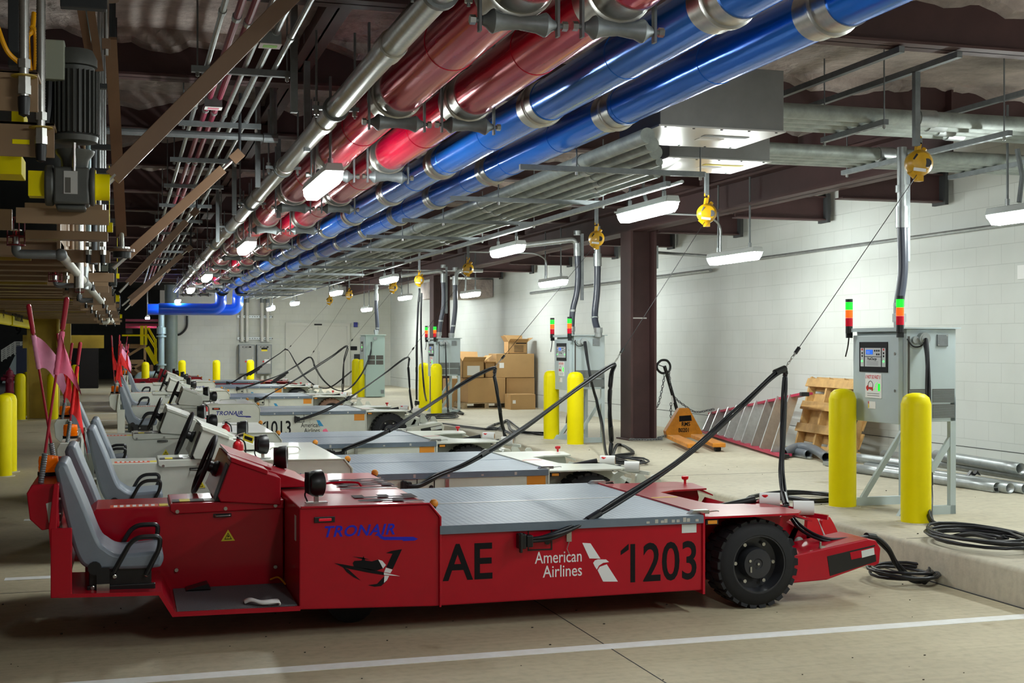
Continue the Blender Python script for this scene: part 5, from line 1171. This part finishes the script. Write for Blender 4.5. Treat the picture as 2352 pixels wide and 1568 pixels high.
tag(lt.build('floor_debris', sm=0), 'specks of dirt scattered on the concrete floor', 'debris', kind='stuff')
# ================================================================== BAGGAGE CONVEYOR OVER THE LEFT SIDE
struct(MB(MAROON).box(1.2, 2, 3.72, 1.36, 38, 3.735).box(1.27, 2, 3.72, 1.285, 38, 3.95), 'ceiling_beam', 'brown lengthwise tie beam under the dark ceiling above the galvanised main', sm=0)
cv = thing('conveyor', 'tan steel underside of the overhead baggage conveyor with cross ribs', 'conveyor', (0, 0, 0))
MB(TAN).box(-6, 8.6, 2.26, -.42, 36, 2.28).build('pan', cv, 0)
yy = 8.7; k = 0
while yy < 36:
    MB(TAN).prism([(yy, 2.27), (yy, 2.18), (yy + .05, 2.17), (yy + .42, 2.20), (yy + .44, 2.27)], 'x', -6, -.40 + .05 * (k % 2)).build('cross_rib', cv, 0); yy += .75 if k % 3 else .95; k += 1
MB(TAN).box(-.42, 8.6, 2.2, -.40, 36, 2.5).box(-.47, 8.6, 2.5, -.36, 36, 2.52).build('side_frame', cv, 0)
MB(BEAMG).box(-6, 7.4, 2.9, -.3, 34, 2.95).build('belt', cv, 0)
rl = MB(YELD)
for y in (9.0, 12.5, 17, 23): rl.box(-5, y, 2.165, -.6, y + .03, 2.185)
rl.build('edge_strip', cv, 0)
def lb(mb, px0, py0, px1, py1, Y, dep):
    a = P(px0, py1, Y=Y); b = P(px1, py0, Y=Y); return mb.box(a.x, Y, a.z, b.x, Y + dep, b.z)
# cross channels at the near end, each bolted to hanging rods
def rod_nuts(root, px, Y, zt, zb, r=.019):
    x = P(px, 300, Y=Y).x
    MB(STEEL).lathe([(r + (.0012 if i % 2 else -.0008), i * .006) for i in range(int((zt - zb) / .006))], (x, Y, zb), (0, 0, 1), 10).build('threaded_rod', root, 60)
    return x
def nut(mb, x, Y, z, r=.042, h=.035): mb.cyl((x, Y, z), (x, Y, z + h), r, 6)
for i, (px1, py0, py1, Y, rpx) in enumerate(((88, 165, 250, 5.5, 55), (125, 283, 355, 6.0, 94))):
    o = thing('hanger_bracket', ['upper', 'lower'][i] + ' tan steel angle bracket at the left edge with a nutted threaded rod', 'bracket', (0, 0, 0))
    a = P(-60, py1, Y=Y); b = P(px1, py0, Y=Y)
    br = MB(TAN).box(a.x, Y, a.z, b.x, Y + .012, b.z).box(a.x, Y - .0, b.z - .012, b.x, Y + .20, b.z)
    if i: s0, s1 = P(28, 330, Y=Y), P(68, 321, Y=Y); br.m(YEL).box(s0.x, Y - .002, s0.z, s1.x, Y, s1.z)
    br.build('angle', o, 0, bev=.003)
    x = rod_nuts(o, rpx, Y - .035, 3.9, a.z - .0 + .02)
    m = MB(STEEL); nut(m, x, Y - .035, b.z + .004, .026); nut(m, x, Y - .035, b.z - .065, .026); nut(m, x, Y - .035, b.z - .10, .028)
    m.m(YELD).cyl((x, Y - .035, b.z - .03), (x, Y - .035, b.z - .026), .05, 16); m.build('nut', o, 0)
    MB(BLK).lathe([(.0, -.05), (.02, -.04), (.024, 0), (.024, .03), (.018, .035)], (x, Y - .035, a.z + .02), (0, 0, 1), 14).build('rubber_cap', o)
def gearmotor(x, Y, z, sc, label):
    o = thing('gear_motor', label, 'gear motor', (x, Y, z)); o.scale = (sc,) * 3
    m = MB(MOTOR).cyl((0, 0, .20), (0, 0, .52), .088, 24)
    for k in range(28):
        a = 2 * math.pi * k / 28; u = V((math.cos(a), math.sin(a), 0)); m.bar(u * .098 + V((0, 0, .21)), u * .098 + V((0, 0, .50)), .006, .024, up=u)
    m.lathe([(.05, .52), (.1, .525), (.1, .56), (.08, .60), (0, .605)], n=24).lathe([(.06, .17), (.1, .175), (.105, .20), (.09, .21)], n=24); m.build('motor', o, 30)
    MB(MOTOR).lathe([(.05, .02), (.062, .09), (.085, .12), (.088, .135), (.06, .14)], n=24).build('adapter', o)
    MB(MOTOR).box(-.09, -.085, -.12, .065, .085, .05).cyl((-.13, 0, -.03), (-.09, 0, -.03), .095, 24).cyl((.065, 0, -.03), (.09, 0, -.03), .09, 24).box(-.08, -.06, -.145, .05, .06, -.12).build('gearbox', o, 30, bev=.01)
    MB(YEL).cyl((.09, 0, -.03), (.155, 0, -.03), .062, 24).cyl((.088, 0, -.03), (.094, 0, -.03), .08, 24).build('shaft_cover', o)
    MB(YEL).box(-.20, -.05, -.085, -.13, .05, .03).build('coupling_guard', o, 0)
    MB(SILV).box(-.045, -.088, -.075, .015, -.085, .03).m(GREYD).box(-.04, -.0885, -.07, -.015, -.088, .0).build('rating_plate', o, 0)
    MB(STEEL).cyl((.0, -.09, .03), (.0, -.09, .16), .008, 8).build('breather_pipe', o)
    MB(mat('terminal_box_paint', (.27, .29, .23), .5)).box(-.16, -.12, .44, -.04, .02, .62).build('terminal_box', o, 0, bev=.006)
    MB(BLK).tube(cr([(-.11, -.05, .44), (-.115, -.06, .3), (-.14, -.05, .14)], 6), .02, 8).build('motor_cable', o)
    MB(TAN).box(-.26, .05, -.20, .15, .075, -.13).build('mounting_plate', o, 0)
    return o
gp_ = P(172, 428, Y=6.3)
gearmotor(gp_.x, 6.3, gp_.z + .03, 1.0, 'grey gear motor with yellow covers hanging at the upper left')
for i, (px, py, Y) in enumerate(((254, 681, 22), (268, 724, 36))):
    p = P(px, py, Y=Y); gearmotor(p.x, Y, p.z, .9, ['far grey gear motor with a yellow cover under the conveyor edge', 'farthest grey gear motor at the conveyor edge above the far flags'][i])
# panels, guards, wires round the nearest motor
def guard(name, label, cat, rects, m, Y, dep, bev=.004):
    mb = MB(m)
    for q in rects: lb(mb, *q, Y, dep)
    return tag(mb.build(name, sm=0, bev=bev), label, cat)
guard('chain_guard', 'small yellow guard between the two tan brackets at the left edge', 'guard', ((26, 252, 55, 285),), YEL, 6.5, .25)
guard('belt_guard', 'yellow sheet metal guard left of the gear motor', 'guard', ((-30, 355, 50, 398),), YEL, 6.5, .25)
guard('motor_frame', 'tan frame plate under the gear motor with small warning decals', 'frame', ((56, 470, 236, 512), (-30, 480, 28, 527)), TAN, 7.0, .02)
o = guard('cross_channel', 'tan cross channel with red and yellow reflections below the motor plate', 'channel', ((57, 532, 248, 547),), TAN, 7.6, .14)
o = guard('cross_channel', 'tan drilled channel with two capped bolts beside the sprinkler elbow', 'channel', ((148, 575, 253, 602),), TAN, 8.2, .02)
for px in (203, 236):
    p = P(px, 585, Y=8.17); m = MB(STEEL); nut(m, p.x, 8.17, p.z, .02, .03); nut(m, p.x, 8.17, p.z + .05, .018, .025); m.m(BLK).cyl((p.x, 8.17, p.z - .05), (p.x, 8.17, p.z), .015, 10)
    tag(m.build('bolt', sm=0), 'bolt with a black cap through the drilled channel, ' + ('left' if px < 220 else 'right') + ' one', 'bolt')
guard('cross_channel', 'tan channel with a shock mount farther along the conveyor edge', 'channel', ((192, 627, 262, 647),), TAN, 10.5, .02)
guard('cross_channel', 'tan channel just before the far gear motor', 'channel', ((205, 655, 250, 672),), TAN, 12.5, .02)
guard('steel_cabinet', 'dark steel cabinet face at the upper left corner', 'cabinet', ((18, -20, 44, 150),), BEAMG, 6.6, .1)
guard('overhead_bar', 'dark overhead bar at the top left', 'panel', ((138, -10, 246, 14),), BEAMG, 6.4, .06)
tag(MB(YWIRE).tube(cr([P(78, 30, Y=6.2), P(74, 70, Y=6.15), P(64, 85, Y=6.15), P(66, 120, Y=6.2), P(70, 162, Y=6.2)], 6), .011, 8).tube(cr([P(-10, 50, Y=6.1), P(15, 115, Y=6.1), P(45, 145, Y=6.15)], 6), .011, 8).tube(cr([P(72, 60, Y=6.15), P(82, 80, Y=6.15), P(82, 160, Y=6.2)], 6), .011, 8).build('orange_cable'), 'orange cables hanging at the upper left corner', 'cable')
# upright pipes and rods behind the channels
for i, (px, Y, z0, z1, r, m) in enumerate(((181, 9.3, 2.0, 2.75, .033, STEEL), (203, 9.0, 2.35, 3.95, .018, VB), (228, 8.8, 2.2, 3.95, .012, GALV), (234, 9.4, 2.2, 3.95, .012, GALV), (240, 9.9, 2.2, 3.95, .012, GALV), (165, 9.8, 2.3, 3.2, .02, TAN), (150, 9.5, 2.3, 3.2, .03, TAN), (136, 10.0, 2.3, 3.2, .025, GREY), (193, 10.2, 2.2, 3.2, .02, TAN), (215, 9.9, 2.2, 3.3, .03, BEAMG))):
    x = P(px, 560, Y=Y).x
    tag(MB(m).cyl((x, Y, z0), (x, Y, z1), r, 12).build('upright_pipe'), 'upright pipe behind the tan channels at the conveyor edge, number %d' % (i + 1), 'pipe', 'upright pipes at the conveyor edge')
# louvred dark struts between motor and braces
for i, py in enumerate((190, 330, 385, 455, 500)):
    Y = 7.2 + .6 * i; a = P(208, py, Y=Y); b = P(262 + 3 * i, py + 14, Y=Y)
    tag(MB(BEAMG).box(a.x, Y, b.z, b.x, Y + .04, a.z).cyl((b.x - .02, Y + .02, a.z - .01), (b.x - .02, Y + .02, 3.96), .006, 6).build('dark_strut', sm=0), '%s dark grey strut between the gear motor and the brown hanger' % ['topmost', 'second', 'third', 'fourth', 'lowest'][i], 'strut', 'dark struts beside the gear motor')
guard('limit_switch', 'small yellow switch box by the conveyor edge', 'switch box', ((246, 511, 259, 532), (250, 380, 252, 512)), YEL, 8.4, .06)
guard('limit_switch', 'tiny yellow switch box farther along the conveyor edge', 'switch box', ((267, 628, 274, 639), (269, 480, 270, 630)), YEL, 12.4, .06)
for i, (x0, y0, x1, y1) in enumerate(((183, 5, 205, 125), (206, 5, 229, 162))):
    tag(MB(BROWN).bar(P(x0, y0, Y=7.0), P(x1, y1, Y=7.3), .04, .015, up=(0, 1, 0)).build('hanger_strap', sm=0), ['left', 'right'][i] + ' brown strap rising behind the grey gear motor', 'strap')
# brown hanger leg and sway braces
hl = thing('leaning_hanger', 'leaning brown channel hanger beside the gear motor', 'hanger', (0, 0, 0))
a, b = P(254, 88, Y=6.6), P(279, 540, Y=7.7)
MB(BROWN).bar(a, b, .058, .02, up=(0, 1, 0)).bar(a + V((-.026, .02, 0)), b + V((-.026, .02, 0)), .008, .04, up=(0, 1, 0)).build('channel', hl, 0)
MB(STEEL).cyl(a + V((-.02, -.02, .18)), a + V((-.02, -.02, -.09)), .011, 10).m(BROWN).box(a.x - .04, a.y - .04, a.z - .06, a.x, a.y, a.z - .01).cyl(a + V((-.02, -.02, .18)), a + V((-.02, -.02, .2)), .06, 16).build('hanger_rod', hl)
c = P(280, 572, Y=7.7)
MB(STEEL).cyl(b + V((0, -.02, .02)), c, .014, 10).m(BROWN).cyl(c - V((0, 0, .015)), c, .07, 24).m(BLK).cyl(c - V((0, 0, .05)), c - V((0, 0, .015)), .05, 16).m(STEEL).cyl(c, c + V((0, 0, .012)), .045, 16).build('mount_plate', hl)
for i, (x0, y0, x1, y1, Y, w) in enumerate(((258, 408, 662, 0, 6.3, .078), (291, 588, 512, 388, 10.45, .075), (293, 651, 428, 508, 16.0, .08), (296, 688, 418, 585, 21.0, .08), (299, 700, 372, 632, 26.0, .08))):
    p, q = P(x0, y0, Y=Y), P(x1, y1, Y=Y); o = thing('sway_brace', 'brown diagonal sway brace, %s to the camera' % ORD[i], 'brace', (0, 0, 0), 'brown sway braces of the conveyor')
    if i == 0: q = p + (q - p) * ((3.94 - p.z) / (q.z - p.z))
    MB(BROWN).bar(p, q, w, .03, up=(0, 1, 0)).build('bar', o, 0, bev=.003)
    d = (q - p).normalized()
    MB(STEEL).cyl(p - d * .14, p + d * .02, .016, 10).build('eye_rod', o)
    if i:
        e = q + d * .12; MB(STEEL).cyl(q - d * .02, e, .014, 8).m(BROWN).bar(e - d * .02, e + d * .08, .08, .05, up=(0, 1, 0)).m(BEAMG).cyl(e + d * .06, V((e.x + .05, Y, 3.62)), .012, 8).build('anchor', o, 0)
# sprinkler branch with caged heads
sp = thing('sprinkler_branch', 'pale sprinkler branch pipe slanting away under the conveyor', 'pipe', (0, 0, 0))
e0 = P(45, 590, Z=2.12); e1 = P(140, 585, Z=2.12); e0.y = e1.y; e2 = P(232, 692, Z=2.06)
WP = mat('pale_pipe_paint', (.50, .49, .43), .45, .2, n=(6, .15))
MB(WP).cyl(e1, e2, .028, 16).build('slanting_pipe', sp)
MB(GALD).tube(elbow([P(37, 560, Y=e1.y), P(37, 583, Y=e1.y), e1, e1.lerp(e2, .02)], .05), .026, 12).sph(e1, .036, 12).build('elbow_pipe', sp)
tee = e1.lerp(e2, .45); MB(GALV).cyl(tee - V((0, 0, .05)), tee + V((0, 0, .5)), .028, 12).cyl(e1.lerp(e2, .40), e1.lerp(e2, .52), .037, 12).build('tee', sp)
t2 = P(130, 655, Y=tee.y); MB(GALD).tube(elbow([P(126, 642, Y=tee.y), t2, V((tee.x, tee.y, t2.z))], .04), .02, 10).build('side_pipe', sp)
CAGE = mat('dark_red_wire', (.16, .008, .012), .45)
def sprinkler(p, s, label):
    o = thing('fire_sprinkler', label, 'sprinkler', p, 'caged sprinkler heads')
    c = MB(CAGE)
    for k in range(4):
        a = k * math.pi / 2 + .4; u = V((math.cos(a), math.sin(a), 0)) * s * .038
        c.tube(elbow([u, u + V((0, 0, s * .11)), u * .4 + V((0, 0, s * .125)), V((0, 0, s * .125))], .02, 3), s * .0035, 5)
    for z in (.0, .04): c.tube([(s * .038 * math.cos(k * .524), s * .038 * math.sin(k * .524), s * z) for k in range(12)], s * .0035, 5, closed=True)
    c.build('cage', o)
    MB(STEEL).cyl((0, 0, -.02), (0, 0, s * .04), s * .012, 8).m(REDP).cyl((0, 0, s * .04), (0, 0, s * .065), s * .005, 6).m(STEEL).cyl((0, 0, s * .065), (0, 0, s * .07), s * .025, 10).build('head', o)
sprinkler(P(37, 563, Y=e1.y), 1.25, 'nearest red caged sprinkler head at the left edge')
sprinkler(P(127, 646, Y=tee.y), 1.3, 'second red caged sprinkler head under the conveyor')
sprinkler(P(183, 671, Y=tee.y + 3), 1.1, 'third red caged sprinkler head by the slanting pipe')
s3 = P(183, 676, Y=tee.y + 3); s4 = P(214, 690, Y=tee.y + 3)
tag(MB(GALD).tube(elbow([s3, V((s3.x, s3.y, s4.z)), s4], .03), .025, 10).build('pipe_drop'), 'short sprinkler pipe under the end of the slanting pipe', 'pipe')
a, b = P(238, 719, Y=24), P(257, 738, Y=26); c = P(248, 728, Y=25)
tag(MB(WP).cyl(a, b, .045, 12).tube(elbow([c, P(248, 740, Y=25), P(236, 741, Y=25)], .1), .04, 10).build('sprinkler_pipe'), 'far pale sprinkler pipe crossing under the conveyor', 'pipe')
# small fittings along the edge of the conveyor: brackets with bolts
for i in range(9):
    Y = 11.0 + 2.6 * i; x = -.36
    o = thing('edge_bracket', 'tan bolted bracket on the conveyor edge, %s to the camera' % ORD[i], 'bracket', (x, Y, 2.12), 'bolted brackets along the conveyor edge')
    MB(TAN).box(-.25, 0, -.03, .22, .02, .09).box(-.25, 0, .08, .22, .14, .09).build('plate', o, 0)
    b = MB(STEEL)
    for xx in (-.1, .1): nut(b, xx, -.03, .02, .022, .03); b.cyl((xx, -.03, -.05), (xx, -.03, .35), .010, 8)
    b.m(BLK)
    for xx in (-.1, .1): b.cyl((xx, -.03, -.07), (xx, -.03, -.02), .016, 8)
    b.build('bolt', o, 0)
# ================================================================== FAR LEFT: COLUMNS, SIGNS, LIFT TABLE
p = P(62, 962, Z=0); q = P(135, 958, Y=p.y)
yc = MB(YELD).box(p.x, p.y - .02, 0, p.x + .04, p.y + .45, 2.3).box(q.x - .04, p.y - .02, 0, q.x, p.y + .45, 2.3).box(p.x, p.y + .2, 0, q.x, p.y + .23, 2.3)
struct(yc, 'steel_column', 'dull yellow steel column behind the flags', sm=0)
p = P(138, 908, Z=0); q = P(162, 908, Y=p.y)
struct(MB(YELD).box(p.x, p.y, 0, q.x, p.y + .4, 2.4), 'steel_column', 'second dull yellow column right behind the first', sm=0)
for i, (x0, x1) in enumerate(((-40, 23), (26, 62 + 30), (94, 118), (106, 138))):
    X = -1.95 - .25 * (i == 3); a = P(x0, 740, X=X); b = P(x1, 740, X=X)
    z1 = P(26, 724, X=-1.95).z; z0 = P(26, 748, X=-1.95).z
    o = thing('clearance_sign', 'yellow CAUTION LOW CLEARANCE bar hanging on chains, ' + ['cut by the left edge', 'in the middle of the row', 'behind the pale pink flag', 'farthest, beyond the yellow column'][i], 'sign', (X, 0, 0))
    MB(YEL).prism([(X - .06, z0 + .02), (X, z0), (X + .03, z0 + .02), (X + .03, z1 - .02), (X, z1), (X - .06, z1 - .02)], 'y', a.y, b.y - .05).build('bar', o, 30).location = (-X, 0, 0)
    Ln = b.y - a.y; s = min(.2, Ln * .045)
    MB(DECALK).text('CAUTION LOW CLEARANCE', s, (.032, a.y + .3, (z0 + z1) / 2 + .01), YD, ZD, .001, .01, sx=.75).text('6\'-7"', s, (.032, a.y + Ln * .62, (z0 + z1) / 2 + .01), YD, ZD, .001, .01, sx=.75).build('lettering', o, 0)
    c = MB(GALD)
    for y in (a.y + .4, b.y - .6): c.cyl((-.01, y, z1), (-.01, y, 2.26 if y > 8 else 2.3), .012, 5)
    c.build('chain', o)
p = P(22, 903, Z=0)
hy = thing('fire_hydrant', 'dark red fire hydrant beyond the left bollards', 'fire hydrant', p)
HR = mat('hydrant_red', (.30, .015, .05), .4)
MB(HR).lathe([(.17, 0), (.17, .05), (.13, .06), (.13, .55), (.17, .56), (.17, .6), (.13, .61), (.125, .68), (.09, .76), (.03, .79), (.03, .85), (0, .85)], n=20).build('barrel', hy)
MB(HR).cyl((-.26, 0, .48), (.26, 0, .48), .07, 14).cyl((0, -.22, .42), (0, 0, .42), .085, 14).cyl((-.2, 0, .60), (.2, 0, .60), .03, 10).build('nozzle', hy)
p = P(180, 892, Z=0); q = P(225, 890, Y=p.y)
o = thing('slab_stack', 'tall dark stack of ribbed slabs in the background', 'stack', (p.x, p.y, 0))
DM = mat('dark_maroon_plastic', (.007, .004, .006), .7)
for k in range(30): pass
sk = MB(DM); w_ = q.x - p.x
for k in range(34): sk.box(0, 0, .044 * k, w_, 1.2, .044 * k + .034)
sk.box(.03, .03, 0, w_ - .03, 1.17, 1.5); sk.build('slabs', o, 0)
# stairs and rail by the far wall
o = thing('stair_rail', 'white railed stairs far off at the left edge', 'stairs', (0, 0, 0))
WR = mat('white_rail', (.75, .75, .70), .5); Yf = 58.
for k in range(6):
    a = P(4, 827 - 4.5 * k, Y=Yf); b = P(34, 808 - 4.5 * k, Y=Yf); c = P(60, 808 - 4.5 * k, Y=Yf)
    MB(WR).tube([a, b, c], .03, 6).build('rail', o)
for px, y0, y1 in ((4, 830, 803), (14, 824, 797), (24, 818, 790), (34, 815, 784), (48, 815, 784)):
    MB(WR).cyl(P(px, y0, Y=Yf), P(px, y1, Y=Yf), .035, 6).build('post', o)
MB(GREY).prism([(P(4, 832, Y=Yf).x, 0), (P(36, 812, Y=Yf).x, P(36, 812, Y=Yf).z), (P(62, 812, Y=Yf).x, P(62, 812, Y=Yf).z), (P(62, 832, Y=Yf).x, 0)], 'y', Yf + .1, Yf + 1).build('steps', o, 0)
a = P(37, 834, Y=54); b = P(62, 794, Y=54)
tag(MB(mat('navy_bin', (.008, .012, .035), .5)).box(a.x, 54, 0, b.x, 55, b.z).build('waste_bin', sm=0, bev=.03), 'dark navy bin beside the far white stairs', 'bin')
a = P(40, 760, Y=63.9); tag(MB(DECALK).text('9', .55, (a.x - .1, 63.99, a.z - .15), XD, ZD, .01, .03).build('bay_number', sm=0), 'black bay number 9 on the dark far wall', 'sign')
tag(MB(YELD).box(-3.4, 47, 1.5, -.75, 47.3, 1.95).build('cross_beam', sm=0), 'dull yellow cross beam in the far background', 'beam', kind='structure')
# lift table with crossed braces
lt_ = thing('lift_table', 'brown scissor lift table in the far background', 'lift table', (0, 0, 0)); Yl = 46.
def lq(px, py): return P(px, py, Y=Yl)
m = MB(TAN)
for q in ((278, 790, 336, 800), (276, 826, 334, 836), (278, 830, 284, 868), (330, 800, 336, 862)): lb(m, *q, Yl, .15)
m.build('frame', lt_, 0)
MB(TAN).bar(lq(285, 858), lq(330, 832), .08, .08, up=(0, 1, 0)).bar(lq(285, 830), lq(338, 868), .08, .08, up=(0, 1, 0)).bar(lq(288, 820), lq(328, 796), .08, .08, up=(0, 1, 0)).build('scissor_brace', lt_, 0)
m = MB(mat('brown_panel', (.16, .09, .05), .5)); lb(m, 284, 838, 352, 862, Yl + .2, .2); m.build('side_panel', lt_, 0)
MB(BEAMG).box(lq(289, 0).x, Yl - .1, 2.0, lq(305, 0).x, Yl + .1, lq(0, 752).z).build('control_cabinet', lt_, 0)
o = thing('yellow_stairs', 'bright yellow access stairs left of the end wall', 'stairs', (0, 0, 0)); Ys = 44.5
def sq(px, py): return P(px, py, Y=Ys)
for x0, x1 in ((322, 330), (332, 338)):
    m = MB(YEL); lb(m, x0, 748, x1, 792, Ys, .12); m.build('post', o, 0)
MB(YEL).bar(sq(337, 797), sq(359, 836), .16, .06, up=(0, 1, 0)).build('stringer', o, 0)
MB(YEL).tube([sq(338, 768), sq(356, 797), sq(358, 800), sq(357, 820)], .04, 8).tube([sq(340, 752), sq(358, 785)], .04, 8).tube([sq(280, 770), sq(338, 770)], .03, 6).cyl(sq(357, 778), sq(358, 834), .04, 8).build('handrail', o)
# rollers lit red above the lift table, red light put into their colour
for i, py in enumerate((734, 744, 750)):
    m = MB(MARC); a = P(288, py, Y=43.6 + i); b = P(368 - 4 * i, py, Y=43.6 + i)
    m.box(a.x, a.y, a.z - .05, b.x, a.y + .6, a.z + .02)
    tag(m.build('red_lit_beam', sm=0), 'roller beam coloured as lit red beyond the end of the hall, %s' % ['upper', 'middle', 'lower'][i], 'beam', kind='structure')
fixture(.7, 46, 2.55, 0, 'lit tube fixture beyond the corner of the end wall', zr=3.6)
fixture(-7.5, 52, 3.2, 0, 'added unseen tube fixture brightening the far left stairs', zr=4.2)  # added lamp out of view, brightens the far left stairs
fixture(-7.6, 34, 3.2, 0, 'added unseen tube fixture brightening the background beyond the conveyor', zr=4.2)  # added lamp outside the frame, lifts the dark left background
fixture(-7.6, 22, 3.2, 0, 'added unseen tube fixture brightening the left lane, nearer than the others', zr=4.2)  # added lamp outside the frame, brightens the lane with the hydrant
fixture(-1.0, 50, 3.3, 0, 'added tube fixture brightening the lift table', zr=4.2)  # added lamp to lighten the dark opening beside the end wall
